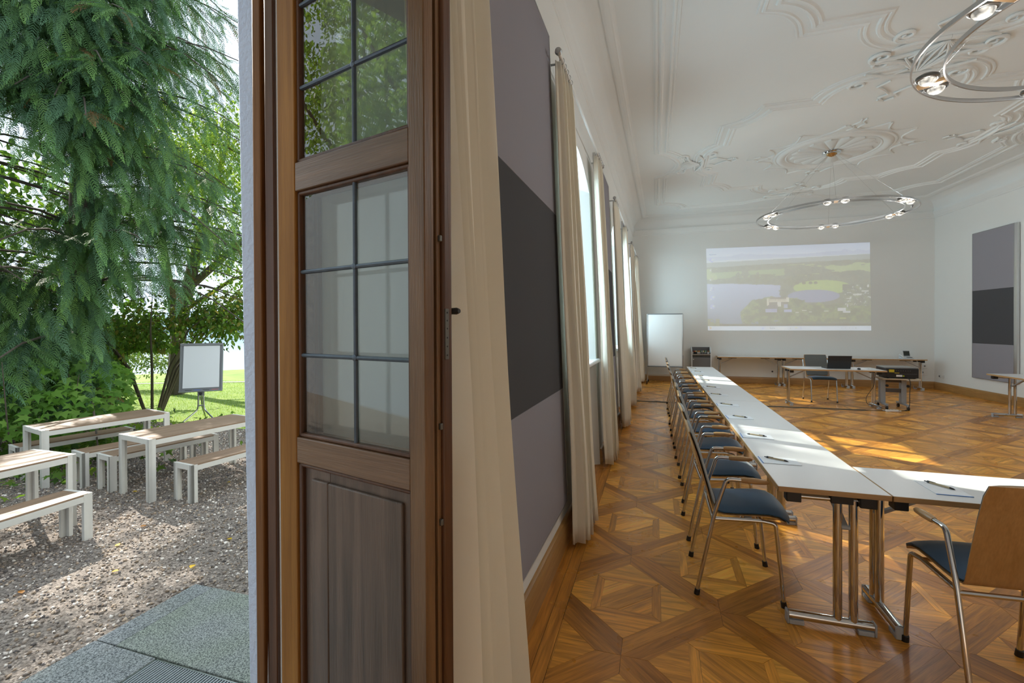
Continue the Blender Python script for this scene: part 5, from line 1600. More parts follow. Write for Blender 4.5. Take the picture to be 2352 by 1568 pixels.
g_ = gs.build('grate_slats', pm('galvanised slat', (0.46, 0.50, 0.52), 0.4, metal=0.6), mt_); g_['kind'] = 'stuff'
fr = MB().box(-0.618, -0.610, -0.778, 0.778, 0, 0.027).box(0.610, 0.618, -0.778, 0.778, 0, 0.027).box(-0.618, 0.618, -0.778, -0.770, 0, 0.027).box(-0.618, 0.618, 0.770, 0.778, 0, 0.027)
fr.build('grate_frame', M['steel'], mt_)
MB().box(-0.61, 0.61, -0.77, 0.77, -0.001, 0.004).build('grate_base', M['blackp'], mt_)
tag(mt_, 'metal slatted door mat grate set into the granite landing', 'door mat')

# ------------------------------------------------------------------ picnic tables and benches
M['alup'] = pm('light grey painted aluminium', (0.60, 0.585, 0.545), 0.45, var=0.05, vscale=20)
M['plank'] = wood('brown composite plank', (0.20, 0.125, 0.075), (0.29, 0.19, 0.12), 'y', 0.6, 1.0, bump=0.3)
def outdoor(kind, w, L, h, nplank):
    """near right corner at the origin, width towards -x, length towards +y"""
    root = empty(kind)
    t, e = 0.072, 0.062                                   # post size, edge profile height
    for x, y in ((0, 0), (-w, 0), (0, L), (-w, L)):
        sx, sy = (-1 if x == 0 else 1), (1 if y == 0 else -1)
        lg = MB().box(min(x, x+sx*t*0.45), max(x, x+sx*t*0.45), min(y, y+sy*t), max(y, y+sy*t), 0, h-0.004)
        lg.box(min(x, x+sx*t), max(x, x+sx*t), min(y, y+sy*t*0.45), max(y, y+sy*t*0.45), 0, h-0.004)
        lg.build('leg', M['alup'], root)
    for x in (0, -w+0.032):
        MB().box(x-0.032, x, t, L-t, h-e-0.014, h-0.018).build('apron', M['alup'], root, bevel=0.002)
    for y in (0, L-0.032):
        MB().box(-w+t, -t, y, y+0.032, h-e, h-0.004).build('apron', M['alup'], root, bevel=0.002)
    pw = (w-0.004)/nplank
    for k in range(nplank):
        MB().box(-w+0.002+k*pw+0.0015, -w+0.002+(k+1)*pw-0.0015, 0.034, L-0.034, h-0.018, h).build('plank', M['plank'], root, bevel=0.0015)
    MB().box(-w, 0, 0, 0.033, h-0.0035, h+0.0005).build('end_trim', M['alup'], root)
    MB().box(-w, 0, L-0.033, L, h-0.0035, h+0.0005).build('end_trim', M['alup'], root)
    return root
_ot = outdoor('picnic_table', 0.68, 1.42, 0.735, 6)
_ob = outdoor('picnic_bench', 0.335, 1.32, 0.445, 3)
def place(src, first, xy, deg, label, cat, grp):
    o = src if first else copy_tree(src)
    o.location = (xy[0], xy[1], G); o.rotation_euler = (0, 0, math.radians(deg))
    tag(o, label, cat, grp)
place(_ot, True, (-5.60, 3.80), -9, 'picnic table with brown plank top standing between two benches nearest the flip chart', 'table', 'picnic tables in the garden')
place(_ot, False, (-7.40, 3.74), -12, 'picnic table with brown plank top standing against the leafy bushes', 'table', 'picnic tables in the garden')
place(_ot, False, (-5.70, 1.74), 0, 'picnic table behind the sun-striped bench, its top flecked with sunlight', 'table', 'picnic tables in the garden')
place(_ob, True, (-5.10, 3.92), -7, 'low bench in front of the picnic table nearest the flip chart, on the house side', 'bench', 'benches in the garden')
place(_ob, False, (-6.42, 3.90), -9, 'low bench on the bush side of the picnic table nearest the flip chart', 'bench', 'benches in the garden')
place(_ob, False, (-6.93, 3.90), -12, 'low bench on the house side of the picnic table by the bushes', 'bench', 'benches in the garden')
place(_ob, False, (-8.12, 3.84), -12, 'low bench between the bushes and the picnic table beside them', 'bench', 'benches in the garden')
place(_ob, False, (-5.13, 1.69), 3, 'low bench with a stripe of sunlight along its brown planks', 'bench', 'benches in the garden')

# ------------------------------------------------------------------ flip chart on the lawn
fc = empty('flip_chart', (-9.25, 7.34, G), math.radians(40))
M['fgrey'] = pm('grey easel frame', (0.19, 0.20, 0.21), 0.4)
tl = Matrix.Rotation(math.radians(-9), 3, 'X')
def fbox(nm, c, s, mt, bv=0.003):
    return MB().obox(Vector((0, 0, 0.68))+tl @ Vector(c), s, tl).build(nm, mt, fc, bevel=bv)
fbox('board', (0, 0.012, 0.50), (0.74, 0.016, 1.0), M['fgrey'])
fbox('paper_pad', (0, -0.004, 0.52), (0.66, 0.012, 0.90), M['paper'], 0)
for x in (-0.375, 0.375): fbox('frame_side', (x, 0.006, 0.5), (0.035, 0.045, 1.02), M['fgrey'])
fbox('clamp_bar', (0, -0.006, 1.0), (0.78, 0.05, 0.05), M['fgrey'])
tray = fbox('pen_tray', (0, -0.02, 0.0), (0.78, 0.09, 0.035), M['fgrey'])
for k, cname in enumerate(('black', 'blue', 'black', 'red')):
    MB().cyl((-0.28+k*0.16, -0.03, 0.705), (-0.16+k*0.16, -0.03, 0.705), 0.009, 8).build('marker_pen', _mm[cname], tray)
MB().box(-0.06, 0.06, -0.02, 0.03, 0.58, 0.70).build('pivot_block', M['fgrey'], fc, bevel=0.006)
MB().lathe([(0.004, -0.05), (0.028, -0.045), (0.028, -0.02)], (0, 0, 0.63), 12, 'y').build('clamp_knob', M['blackp'], fc)
for s in (-1, 1):
    MB().tube(bend([(0.045*s, 0, 0.60), (0.05*s, 0, 0.36), (0.07*s, 0.0, 0.27), (0.36*s, -0.25, 0.0)], 0.05, 3), 0.016, 8).build('leg', M['steel'], fc)
MB().tube([(0, 0.02, 0.60), (0, 0.10, 0.34), (0, 0.48, 0.0)], 0.016, 8).build('leg', M['steel'], fc)
MB().box(-0.05, 0.05, -0.012, 0.012, 0.36, 0.385).build('leg_spacer', M['steel'], fc, bevel=0.002)
tag(fc, 'grey flip chart easel with blank paper standing on the lawn', 'flip chart')

# ------------------------------------------------------------------ leaves and trees
M['leaf'] = leaf_mat('broad leaf', 0.42)
M['needle'] = leaf_mat('conifer needle', 0.22, 0.55)
M['bark'] = pm('grey brown bark', (0.085, 0.068, 0.052), 0.9, var=0.35, vscale=12, bump=0.8, bscale=25)
LEAF_V = np.array([(0, 0, 0), (0.30, 0.26, 0.05), (0.65, 0.24, 0.04), (1.0, 0, -0.06), (0.65, -0.24, 0.04), (0.30, -0.26, 0.05), (0.45, 0, 0.0)])
LEAF_F = np.array([(0, 6, 1), (1, 6, 2), (2, 6, 3), (3, 6, 4), (4, 6, 5), (5, 6, 0)])
def blob_points(c, r, n, shell=0.55):
    d = unit(RNG.normal(size=(n, 3)))
    t = shell+(1-shell)*RNG.random((n, 1))
    return np.array(c)+d*t*np.array(r), d
def leaf_cloud(name, blobs, n, size, pal, parent, mat=None, droop=0.5, jit=0.35, clear=False):
    """leaves gathered in twig clusters inside a set of ellipsoids"""
    P, D = [], []
    tot = sum(b_[1][0]*b_[1][1]*b_[1][2] for b_ in blobs)
    for c, r in blobs:
        k = max(20, int(n*(r[0]*r[1]*r[2])/tot))
        nt_ = max(4, k//14)
        tw, d = blob_points(c, r, nt_, 0.25)
        idx = RNG.integers(0, nt_, k)
        P.append(tw[idx]+RNG.normal(size=(k, 3))*np.array([0.16, 0.16, 0.10])*jit/0.35); D.append(d[idx])
    P = np.concatenate(P); D = np.concatenate(D)
    Pw = P+(np.array(parent.location) if parent is not None else 0)
    k = ~sun_gap(Pw)
    if clear: k &= ~lawn_view(Pw)
    P, D = P[k], D[k]; n = len(P)
    fw = unit(D*0.6+RNG.normal(size=(n, 3))*0.7+np.array([0, 0, -droop]))
    up = unit(RNG.normal(size=(n, 3))*0.55+np.array([0, 0, 1.0])+D*0.3)
    sc = size*(0.6+0.7*RNG.random(n))
    pal = np.array(pal); cols = pal[RNG.integers(0, len(pal), n)]*(0.75+0.5*RNG.random((n, 1)))
    co, tr, cc = instance(LEAF_V, LEAF_F, rot_from(fw, up), P, sc, cols)
    return np_mesh(name, co, tr, mat or M['leaf'], cc, parent)
def limb_tree(root, segs, name='trunk'):
    mb = MB()
    for pts, rs in segs: mb.tube(pts, rs, 8)
    return mb.build(name, M['bark'], root)

SUNNY = [(-4.48, 2.61, 0.32), (-4.32, 2.21, 0.25), (-5.17, 3.32, 0.22), (-5.29, 2.89, 0.22), (-4.75, 3.2, 0.16), (-4.1, 3.7, 0.14), (-5.6, 5.06, 0.2), (-3.35, 1.75, 0.12), (-3.35, 2.1, 0.10), (-3.6, 2.5, 0.08),
         (-5.7, 2.75, 0.20), (-5.75, 3.0, 0.16), (-6.5, 3.1, 0.25), (-6.55, 4.1, 0.16), (-6.35, 4.55, 0.14), (-6.15, 4.95, 0.16), (-11.0, 8.5, 0.8), (-10.6, 9.3, 0.9), (-13.0, 11.0, 1.2), (-9.2, 8.2, 0.5), (-15.5, 13.5, 1.3), (-8.4, 7.6, 0.4)]
def sun_gap(P):
    """True where a leaf would stand in one of the gaps through which the sun reaches the yard"""
    P = np.atleast_2d(P)
    t = (P[:, 2]-G)/SUN_DIR.z
    sx, sy = P[:, 0]-SUN_DIR.x*t, P[:, 1]-SUN_DIR.y*t
    out = np.zeros(len(P), bool)
    for x, y, r in SUNNY:
        out |= (sx-x)**2+((sy-y)*0.8)**2 < (r+0.27)**2
    return out
def lawn_view(P, px0=285.0, lift=0.0):
    """True for leaves that would hang down over the open lawn"""
    brg = 1176+CAM_F*np.tan(np.clip(np.arctan2(P[:, 0], np.maximum(P[:, 1], 0.3))+_y, -1.5, 1.5))
    dep = P[:, 0]*_F.x+P[:, 1]*_F.y
    return (brg > px0) & (P[:, 2] < 1.58-0.050*dep+lift)
# big conifer over the tables
def conifer(tx, ty, seed, label):
    cf = empty('conifer_tree', (tx, ty, G))
    tag(cf, label, 'tree', 'conifers beside the yard')
    T = np.array([tx, ty]); H = 15.0
    MB().tube([(0, 0, 0), (0.05, 0.0, 4), (0.1, 0.1, 9), (0.1, 0.1, H)], [0.30, 0.24, 0.15, 0.03], 10).build('trunk', M['bark'], cf)
    fr_v, fr_f = [], []
    def tri(a, b_, c): 
        o = len(fr_v); fr_v.extend([a, b_, c]); fr_f.append((o, o+1, o+2))
    r = random.Random(2)
    nseg = 15
    for i in range(nseg):                                  # drooping feathery plume, unit length along x
        t = i/(nseg-1)
        x = t*0.92; z = -0.22*t*t
        ln = 0.20*(1-t)**0.55*(0.55+0.45*min(1, t*5))+0.045
        for s in (-1, 1):
            a = math.radians(50-18*t)+r.uniform(-0.18, 0.18)
            dx, dy = math.cos(a), math.sin(a)*s
            ex, ey = x+ln*dx, ln*dy
            zz = z-0.30*ln+r.uniform(-0.03, 0.02)
            px, py = -dy*0.013, dx*0.013
            tri((x+px, py, z), (x-px, -py, z), (ex, ey, zz))
            for q in (0.35, 0.72):
                bx, by, bz = x+(ex-x)*q, ey*q, z+(zz-z)*q
                ss = s if q < 0.5 else -s
                an = a*s+ss*math.radians(40)
                l = 0.075
                nx_, ny_ = math.cos(an)*l, math.sin(an)*l
                wx, wy = -math.sin(an)*0.010, math.cos(an)*0.010
                tri((bx+wx, by+wy, bz), (bx-wx, by-wy, bz), (bx+nx_, by+ny_, bz-0.02+r.uniform(-0.03, 0.02)))
    fv, ff = np.array(fr_v), np.array(fr_f)
    P, FW, UP, SC, CO = [], [], [], [], []
    segs = MB()
    z = 0.9
    rr = random.Random(seed)
    while z < 10.5:
        L0 = max(0.5, 4.5*(1-(z/19)**1.3)+0.4*rr.uniform(-1, 1))
        for k in range(7):
            a = rr.uniform(0, 2*PI)
            droop = rr.uniform(0.10, 0.32)
            L_ = L0*rr.uniform(0.75, 1.1)
            pts = []
            for j in range(6):
                t = j/5
                pts.append((math.cos(a)*L_*t, math.sin(a)*L_*t, z+0.25*L_*t*(1-t)*1.2-droop*L_*t*t*0.9))
            # only what can be seen or shade the yard: the half towards the house
            if math.cos(a)*0.85-math.sin(a)*0.5 < -0.35: continue
            ex_, ey_ = T[0]+pts[-1][0], T[1]+pts[-1][1]
            eb = 1176+CAM_F*math.tan(math.atan2(ex_, ey_)+math.radians(CAM_YAW)) if ey_ > 0.5 else 0
            if eb > 230 and z < 2.9: continue
            segs.tube(pts, [0.026*(1-j/6.0)+0.004 for j in range(6)], 5)
            nf = int(20*L_)+8
            for q in range(nf):
                t = 0.15+0.85*rr.random()
                i0 = min(4, int(t*5)); f_ = t*5-i0
                p = [pts[i0][m_]*(1-f_)+pts[i0+1][m_]*f_ for m_ in range(3)]
                sd = rr.choice((-1, 1))
                spread = 0.45*rr.random()*(1.15-t)+0.05
                ox, oy = -math.sin(a)*sd, math.cos(a)*sd
                wx_, wy_, wz_ = T[0]+p[0]+ox*spread, T[1]+p[1]+oy*spread, G+p[2]
                brg = 1176+CAM_F*math.tan(math.atan2(wx_, wy_)+math.radians(CAM_YAW)) if wy_ > 0.5 else 0
                lim = -0.2 if brg < 240 else (1.9 if brg < 420 else 2.7)   # the skirt is lifted on the lawn side
                if wz_ < lim+0.5 or (brg < 240 and wz_ < 1.0 and wx_ > -8.9): continue
                if brg < -200 or brg > 640 or (brg > 420 and rr.random() < 0.45): continue
                P.append((T[0]+p[0]+ox*spread, T[1]+p[1]+oy*spread, G+p[2]-0.10*rr.random()))
                mixr = rr.uniform(0.2, 1.0)
                FW.append((math.cos(a)*mixr+ox*(1-mixr)*1.3+rr.uniform(-.2, .2), math.sin(a)*mixr+oy*(1-mixr)*1.3+rr.uniform(-.2, .2), -rr.uniform(0.15, 0.85)))
                UP.append((rr.uniform(-.35, .35), rr.uniform(-.35, .35), 1))
                SC.append(rr.uniform(0.34, 0.66))
                c = rr.choice(((0.075, 0.150, 0.055), (0.095, 0.19, 0.065), (0.080, 0.16, 0.085), (0.12, 0.22, 0.065), (0.065, 0.13, 0.070)))
                if rr.random() < 0.035: c = (0.16, 0.085, 0.035)
                CO.append(c)
        z += 0.40
    segs.build('branches', M['bark'], cf)
    nfill = 11000 if seed == 9 else 5200                                           # hanging sprays closing the crown on the yard side
    for q in range(nfill):
        z = 0.8+8.8*rr.random()
        a = rr.uniform(-2.3, 0.9)
        rad = (4.2*(1-(z/19)**1.3))*(0.10+0.85*rr.random())
        wx_, wy_, wz_ = T[0]+math.cos(a)*rad, T[1]+math.sin(a)*rad, G+z
        brg = 1176+CAM_F*math.tan(math.atan2(wx_, wy_)+math.radians(CAM_YAW)) if wy_ > 0.5 else 0
        lim = -0.2 if brg < 240 else (1.9 if brg < 420 else 2.7)
        if wz_ < lim+0.5 or brg < -200 or brg > 560 or (brg > 400 and rr.random() < 0.6) or (brg < 240 and wz_ < 1.0 and wx_ > -8.9): continue
        P.append((wx_, wy_, wz_))
        FW.append((math.cos(a)+rr.uniform(-.6, .6), math.sin(a)+rr.uniform(-.6, .6), -rr.uniform(0.5, 2.2)))
        UP.append((math.cos(a)*0.6+rr.uniform(-.4, .4), math.sin(a)*0.6+rr.uniform(-.4, .4), 0.8))
        SC.append(rr.uniform(0.34, 0.68))
        CO.append(rr.choice(((0.075, 0.150, 0.055), (0.095, 0.19, 0.065), (0.080, 0.16, 0.085), (0.12, 0.22, 0.065), (0.065, 0.13, 0.070))))
    P = np.array(P)
    k = ~sun_gap(P)
    P, FW, UP, SC, CO = P[k], np.array(FW)[k], np.array(UP)[k], np.array(SC)[k], np.array(CO)[k]
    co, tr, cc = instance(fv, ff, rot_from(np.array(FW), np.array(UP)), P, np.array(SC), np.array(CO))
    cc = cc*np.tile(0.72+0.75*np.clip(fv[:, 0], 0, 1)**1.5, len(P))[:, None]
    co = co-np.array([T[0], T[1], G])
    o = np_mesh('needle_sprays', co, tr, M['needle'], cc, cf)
    o['kind'] = 'stuff'
    return len(tr)
print('conifer tris', conifer(-11.3, 6.4, 9, 'tall dark green conifer with drooping feathery branches over the picnic tables'))
print(conifer(-13.2, 4.3, 21, 'second conifer half hidden behind the one over the picnic tables'))

GRN = [(0.10, 0.19, 0.03), (0.14, 0.24, 0.04), (0.20, 0.29, 0.05), (0.07, 0.14, 0.03), (0.26, 0.30, 0.06)]
# broadleaf tree behind
bt = empty('broadleaf_tree', (-17.0, 12.5, G-0.4))
limb_tree(bt, [([(0, 0, 0), (0.2, 0, 2.5), (0.8, 0.3, 5.5), (2.0, 0.6, 9.5)], [0.30, 0.24, 0.18, 0.06]), ([(0.4, 0.1, 3.8), (2.0, 1.2, 5.8), (4.6, 2.6, 8.0)], [0.15, 0.10, 0.03]), ([(0.1, 0, 2.2), (-1.2, 0.4, 6), (-2.2, 0.2, 11)], [0.17, 0.12, 0.04]),
               ([(0.3, 0, 3.0), (2.5, 0.3, 4.2), (5.2, 0.6, 4.6)], [0.10, 0.06, 0.02]), ([(0.3, 0, 2.6), (2.2, 1.0, 3.0), (4.4, 1.9, 2.6)], [0.08, 0.05, 0.02])])
o = leaf_cloud('crown', [((1, 0.5, 8.5), (4.0, 3.2, 2.6)), ((4.2, 2.2, 7.2), (2.6, 2.2, 2.0)), ((4.6, 1.0, 4.6), (2.2, 2.0, 1.4)), ((-2, 0, 9), (3.0, 2.6, 2.6)), ((3.6, 2.2, 3.0), (2.0, 1.5, 1.0)), ((0, 0.5, 5.4), (3.0, 2.0, 1.4)), ((6.4, 3.2, 10.2), (3.2, 2.4, 2.6))],
               17000, 0.16, [(0.16, 0.25, 0.04), (0.22, 0.32, 0.06), (0.28, 0.36, 0.07), (0.12, 0.20, 0.04)], bt)
o['kind'] = 'stuff'
tag(bt, 'light green broadleaf tree with leaning trunk behind the conifer', 'tree')
# small tree at the shore
st = empty('shore_tree', (-22.0, 13.6, G-0.75))
limb_tree(st, [([(0, 0, 0), (0.1, 0, 0.8), (0.5, 0.2, 1.6)], [0.16, 0.13, 0.07]), ([(0.1, 0, 0.7), (-0.6, 0.1, 1.5)], [0.09, 0.03])])
o = leaf_cloud('crown', [((0.6, 0.2, 2.0), (1.8, 1.2, 0.9)), ((2.0, 0.5, 1.4), (1.2, 0.8, 0.7)), ((-0.8, 0.1, 1.9), (1.2, 1.0, 0.8))], 5200, 0.11, [(0.20, 0.26, 0.12), (0.26, 0.32, 0.16), (0.15, 0.20, 0.09)], st)
o['kind'] = 'stuff'
tag(st, 'small grey-green tree with crooked trunk at the lake shore', 'tree')
# hazel-like shrub hanging over the lawn
hz = empty('hazel_shrub', (-11.2, 7.7, G))
segs = []
rr = random.Random(5)
for k in range(14):
    a = rr.uniform(-1.6, 1.6)
    segs.append(([(0.15*math.cos(a), 0.15*math.sin(a), 0), (0.6*math.cos(a), 0.5*math.sin(a), 1.1), (1.3*math.cos(a), 1.1*math.sin(a), 2.0), (2.0*math.cos(a), 1.6*math.sin(a), 2.2+0.5*rr.random())], [0.03, 0.025, 0.016, 0.006]))
limb_tree(hz, segs, 'stems')['kind'] = 'stuff'
o = leaf_cloud('foliage', [((0.2, 0.0, 1.9), (1.5, 1.2, 0.9)), ((1.3, 0.5, 2.2), (1.3, 1.0, 0.75)), ((-0.6, 0, 1.4), (1.2, 1.0, 1.1)), ((1.9, 1.0, 2.5), (0.9, 0.8, 0.55)), ((0.4, -0.4, 1.0), (0.8, 0.6, 0.6))], 9500, 0.105,
               [(0.09, 0.17, 0.03), (0.12, 0.21, 0.04), (0.17, 0.26, 0.05), (0.20, 0.18, 0.05), (0.07, 0.12, 0.03)], hz, droop=0.9, clear=True)
o['kind'] = 'stuff'
tag(hz, 'leafy hazel shrub arching over the lawn beside the conifer', 'shrub')
# branch hanging in from the right with sparse leaves
rb = empty('overhanging_branch_tree', (-12.3, 12.4, G-0.2))
limb_tree(rb, [([(0, 0, 0), (0.1, 0, 3), (-0.1, 0.2, 7), (-0.4, 0.2, 12)], [0.22, 0.18, 0.12, 0.04]), ([(0.1, 0, 2.4), (-1.2, -0.4, 3.0), (-2.6, -0.8, 2.7), (-3.4, -0.9, 2.0)], [0.06, 0.045, 0.025, 0.008]), ([(0, 0, 4.5), (-1.6, -0.6, 5.4), (-3.4, -1.0, 5.2)], [0.06, 0.04, 0.01]), ([(0, 0, 7.5), (-1.6, -0.6, 8.4), (-3.8, -1.2, 8.2)], [0.05, 0.04, 0.01])])
o = leaf_cloud('crown', [((-2.0, -0.6, 2.7), (1.5, 0.9, 0.8)), ((-1.8, -0.6, 5.2), (2.2, 1.2, 1.2)), ((-2.0, -0.6, 8.0), (2.6, 1.4, 1.6)), ((-3.0, -0.8, 1.9), (0.8, 0.5, 0.5)), ((-0.9, -0.3, 3.8), (1.2, 0.8, 0.8))], 9000, 0.095,
               [(0.24, 0.32, 0.05), (0.30, 0.36, 0.07), (0.18, 0.27, 0.05)], rb)
o['kind'] = 'stuff'
tag(rb, 'tree with thin sparse-leaved branches hanging over the lake view', 'tree')

# large-leaved maple bush between the tables and the conifer
def maple_leaf():
    pts = [(0, 0)]
    lobes = [(-2.15, 0.42), (-1.75, 0.24), (-1.25, 0.66), (-0.80, 0.38), (-0.35, 0.80), (0.0, 0.52)]
    tips = [(a, r) for a, r in [(-2.2, 0.45), (-1.75, 0.28), (-1.15, 0.72), (-0.62, 0.40), (0.0, 1.0), (0.62, 0.40), (1.15, 0.72), (1.75, 0.28), (2.2, 0.45)]]
    v = [(0.15, 0, 0.03)] + [(0.15+r*math.cos(a), r*math.sin(a), -0.10*r*r) for a, r in tips] + [(0.0, 0, 0)]
    n = len(v)
    f = [(0, i, i+1) for i in range(1, 9)] + [(0, 9, 10), (0, 10, 1)]
    return np.array(v), np.array(f)
ML_V, ML_F = maple_leaf()
mbush = empty('maple_bush', (-9.8, 5.2, G))
def maple_bush():
    rr = random.Random(12)
    segs = []
    for k in range(16):
        x, y = rr.uniform(-1.2, 1.2), rr.uniform(-1.2, 1.2)
        segs.append(([(x, y, 0), (x*1.1, y*1.1, 0.7), (x*1.25+0.1, y*1.25, rr.uniform(1.0, 1.7))], [0.014, 0.010, 0.004]))
    limb_tree(mbush, segs, 'stems')['kind'] = 'stuff'
    pal = np.array([(0.10, 0.22, 0.035), (0.13, 0.26, 0.04), (0.08, 0.17, 0.03), (0.17, 0.30, 0.06)])
    def pts(n):
        a = RNG.random(n)*2*PI; r = np.sqrt(RNG.random(n))
        x = 1.5*r*np.cos(a); y = 1.9*r*np.sin(a)
        h = 1.55*(1-0.55*r*r)
        return np.stack([x, y, 0.06+(h-0.06)*RNG.random(n)**0.6], -1), r
    n = 1500
    P, r = pts(int(n*1.25))
    k = ~lawn_view(P+np.array([-9.8, 5.2, G]), 300.0, 3.0)
    P, r = P[k][:n], r[k][:n]; n = len(P)
    out = unit(np.stack([P[:, 0], P[:, 1], 0*r], -1)+0.01)
    fw = unit(out*0.5+RNG.normal(size=(n, 3))*0.45+np.array([0.35, -0.25, -0.45]))
    up = unit(out*0.6+np.array([0.45, -0.35, 0.8])+RNG.normal(size=(n, 3))*0.35)
    Rm = rot_from(fw, up); sc = 0.085+0.085*RNG.random(n)
    cols = pal[RNG.integers(0, 4, n)]*(0.8+0.4*RNG.random((n, 1)))
    # the 280 leaves facing the house are separate leaves, the rest one mass
    front = np.argsort(-(P[:, 0]*0.75-P[:, 1]*0.65+0.35*P[:, 2]))[:280]
    rest = np.setdiff1d(np.arange(n), front)
    co, tr, cc = instance(ML_V, ML_F, Rm[rest], P[rest], sc[rest], cols[rest])
    o = np_mesh('leaf_mass', co, tr, M['leaf'], cc, mbush); o['kind'] = 'stuff'
    prot = []
    for k in range(4):
        q = np_mesh('leaf', ML_V, ML_F, M['leaf'], np.tile(pal[k], (len(ML_V), 1)), mbush)
        prot.append(q)
    for i, ix in enumerate(front):
        q = prot[i] if i < 4 else prot[i % 4].copy()
        if i >= 4: COL.objects.link(q); q.parent = mbush
        q.matrix_local = Matrix.Translation(Vector(P[ix])) @ Matrix(Rm[ix].tolist()).to_4x4() @ Matrix.Scale(float(sc[ix]), 4)
maple_bush()
tag(mbush, 'bush with large lobed maple leaves between the conifer and the picnic tables', 'bush')
# ground ivy under the far bench
iv = empty('ground_cover', (-8.7, 4.6, G))
P = np.stack([RNG.normal(size=900)*0.8, RNG.normal(size=900)*1.0, 0.04+0.30*RNG.random(900)**1.5], -1)
fw = unit(RNG.normal(size=(900, 3))+np.array([0.5, -0.3, -0.2])); up = unit(RNG.normal(size=(900, 3))*0.4+np.array([0.3, -0.2, 1]))
co, tr, cc = instance(ML_V, ML_F, rot_from(fw, up), P, 0.06+0.06*RNG.random(900), np.array(GRN)[RNG.integers(0, 4, 900)]*0.9)
o = np_mesh('ivy_leaves', co, tr, M['leaf'], cc, iv); o['kind'] = 'stuff'
tag(iv, 'low leafy ground cover beneath the bench by the bushes', 'ground cover')
# unseen wall added to be mirrored in the lower door panes, beeches behind it
wg = MB().box(-22, -5.2, -4.1, -3.7, G-0.1, 5.6).build('wall_added', pm('grey added wall', (0.42, 0.46, 0.52), 0.9, var=0.04, vscale=2))
tag(wg, 'grey unseen wall added to be mirrored in the garden door panes', 'wall', kind='structure')
for (x, y, lab, sz) in ((-17.0, -10.2, 'beech tree behind the added mirrored wall', 1.3), (-11.5, -10.8, 'tall beech tree behind the middle of the added mirrored wall', 1.4), (-24.5, -10.0, 'beech tree at the far end of the added mirrored wall', 1.2)):
    tt = empty('beech_tree', (x, y, G))
    limb_tree(tt, [([(0, 0, 0), (0.05, 0, 5), (0.1, 0.1, 9), (0.2, 0.1, 14)], [0.42, 0.36, 0.25, 0.05]), ([(0.05, 0, 5.2), (1.3, 0.5, 7.0), (2.6, 0.9, 9.4)], [0.12, 0.08, 0.02]), ([(0.05, 0, 5.8), (-0.8, 1.2, 7.6), (-1.4, 2.2, 9.2)], [0.12, 0.08, 0.02])])
    o = leaf_cloud('crown', [((0, 0, 10.5), (3.6*sz, 3.0, 4.4)), ((2.2, 0.8, 7.2), (2.2*sz, 1.8, 2.0)), ((-1.9, 1.4, 7.0), (2.0*sz, 1.8, 2.0))], 12000, 0.17, [(0.16, 0.26, 0.04), (0.22, 0.32, 0.06), (0.12, 0.2, 0.04)], tt)
    o['kind'] = 'stuff'
    tt.scale = (1.5, 1.35, 1.75)
    tag(tt, lab, 'tree', 'beech trees behind the garden wing')
# dark shrubs closing the view behind the conifers
for (x, y, lab) in ((-17.0, 6.6, 'dark shrub filling the gap behind the conifer trunks'), (-15.5, 9.0, 'rounded dark shrub behind the hazel'), (-21.5, 6.8, 'tall dark yew closing the view behind the second conifer')):
    ds_ = empty('background_shrub', (x, y, G-0.3))
    limb_tree(ds_, [([(0, 0, 0), (0.1, 0, 1.5), (0.3, 0.1, 3.2)], [0.08, 0.06, 0.02])])
    big = 1.0 if x > -20 else 1.9
    o = leaf_cloud('foliage', [((0, 0, 1.5*big), (2.6*big, 2.4*big, 1.5*big)), ((0.3, 0.2, 3.6*big), (2.4*big, 2.0*big, 1.5*big)), ((0, 0.3, 5.6*big), (2.0*big, 1.8*big, 1.4*big))], 6500 if big < 1.5 else 11000, 0.20*big**0.6, [(0.06, 0.12, 0.03), (0.09, 0.16, 0.035), (0.13, 0.21, 0.04)], ds_, clear=True)
    o['kind'] = 'stuff'
    tag(ds_, lab, 'shrub', 'dark shrubs behind the conifers')

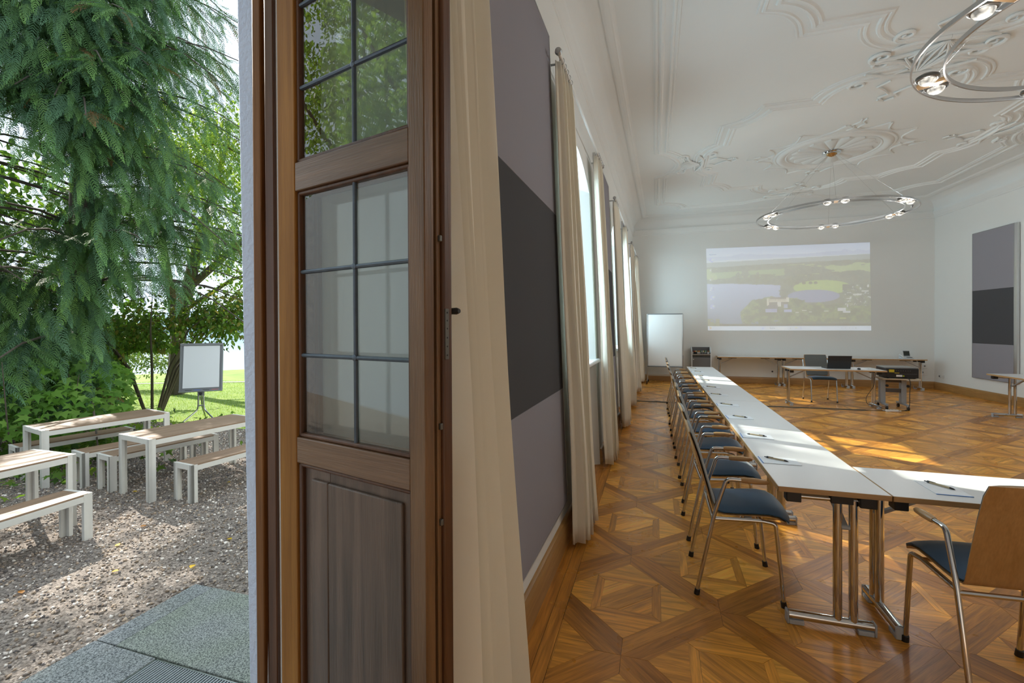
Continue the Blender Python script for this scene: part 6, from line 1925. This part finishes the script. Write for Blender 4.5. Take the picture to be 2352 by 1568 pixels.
# ------------------------------------------------------------------ grass blades, reeds, fallen leaves
def grass():
    n = 60000
    y = EDGE-0.15+11*RNG.random(n)**1.5; x = -26+24*RNG.random(n)
    k = (x/np.maximum(y, 0.1) > -2.4) & (x/np.maximum(y, 0.1) < -0.9)
    x, y = x[k], y[k]; n = len(x)
    z = lawn_z(np.hypot(x, y))
    bv = np.array([(-0.004, 0, 0), (0.004, 0, 0), (0.0, 0.012, 0.05)]); bf = np.array([(0, 1, 2)])
    a = RNG.random(n)*2*PI
    fw = np.stack([np.cos(a), np.sin(a), 0*a], -1)
    cols = np.array([(0.12, 0.22, 0.03), (0.18, 0.28, 0.05), (0.24, 0.30, 0.07)])[RNG.integers(0, 3, n)]
    co, tr, cc = instance(bv, bf, rot_from(fw, np.tile([0, 0, 1.0], (n, 1))), np.stack([x, y, z+0.008], -1), 0.7+0.8*RNG.random(n), cols)
    tag(np_mesh('grass_blades', co, tr, M['leaf'], cc), 'short grass blades along the near edge of the lawn', 'grass', kind='stuff')
    n = 2600
    s = RNG.random(n); x = -24+16*s; y = 22+3.4*s+1.6*RNG.random(n)
    z = lawn_z(np.hypot(x, y))
    bv = np.array([(-0.012, 0, 0), (0.012, 0, 0), (0.0, 0.12, 1.0)])
    a = RNG.random(n)*2*PI; fw = np.stack([np.cos(a), np.sin(a), 0*a], -1)
    co, tr, cc = instance(bv, bf, rot_from(fw, np.tile([0, 0, 1.0], (n, 1))), np.stack([x, y, z], -1), 0.5+0.6*RNG.random(n), np.array([(0.20, 0.27, 0.07), (0.27, 0.32, 0.10)])[RNG.integers(0, 2, n)])
    tag(np_mesh('reeds', co, tr, M['leaf'], cc), 'reeds along the lake shore behind the lawn', 'reeds', kind='stuff')
grass()
rr = random.Random(31)
spots = [(-4.3, 2.62), (-3.9, 3.35), (-4.75, 2.95), (-3.2, 4.1), (-4.4, 4.5), (-5.3, 4.6), (-3.75, 2.9), (-2.9, 3.4), (-4.05, 1.7), (-6.1, 4.0), (-3.5, 5.0), (-4.9, 5.3), (-2.4, 4.6), (-3.05, 2.95), (-4.6, 2.2), (-5.0, 3.3), (-2.6, 5.6), (-6.6, 5.2)]
_fl = [((0.62, 0.42, 0.04), 'yellow'), ((0.45, 0.20, 0.05), 'orange-brown'), ((0.30, 0.14, 0.05), 'brown')]
for i, (x, y) in enumerate(spots):
    c_, nm = _fl[rr.randrange(3)]
    q = np_mesh('fallen_leaf', LEAF_V*np.array([1, 1.2, 1]), LEAF_F, M['leaf'], np.tile(c_, (7, 1)))
    q.location = (x, y, G+0.016); s = rr.uniform(0.04, 0.075); q.scale = (s, s, s); q.rotation_euler = (rr.uniform(-.2, .2), rr.uniform(-.2, .2), rr.uniform(0, 6.28))
    tag(q, '%s fallen leaf lying on the gravel' % nm, 'leaf', '%s fallen leaves on the gravel' % nm)
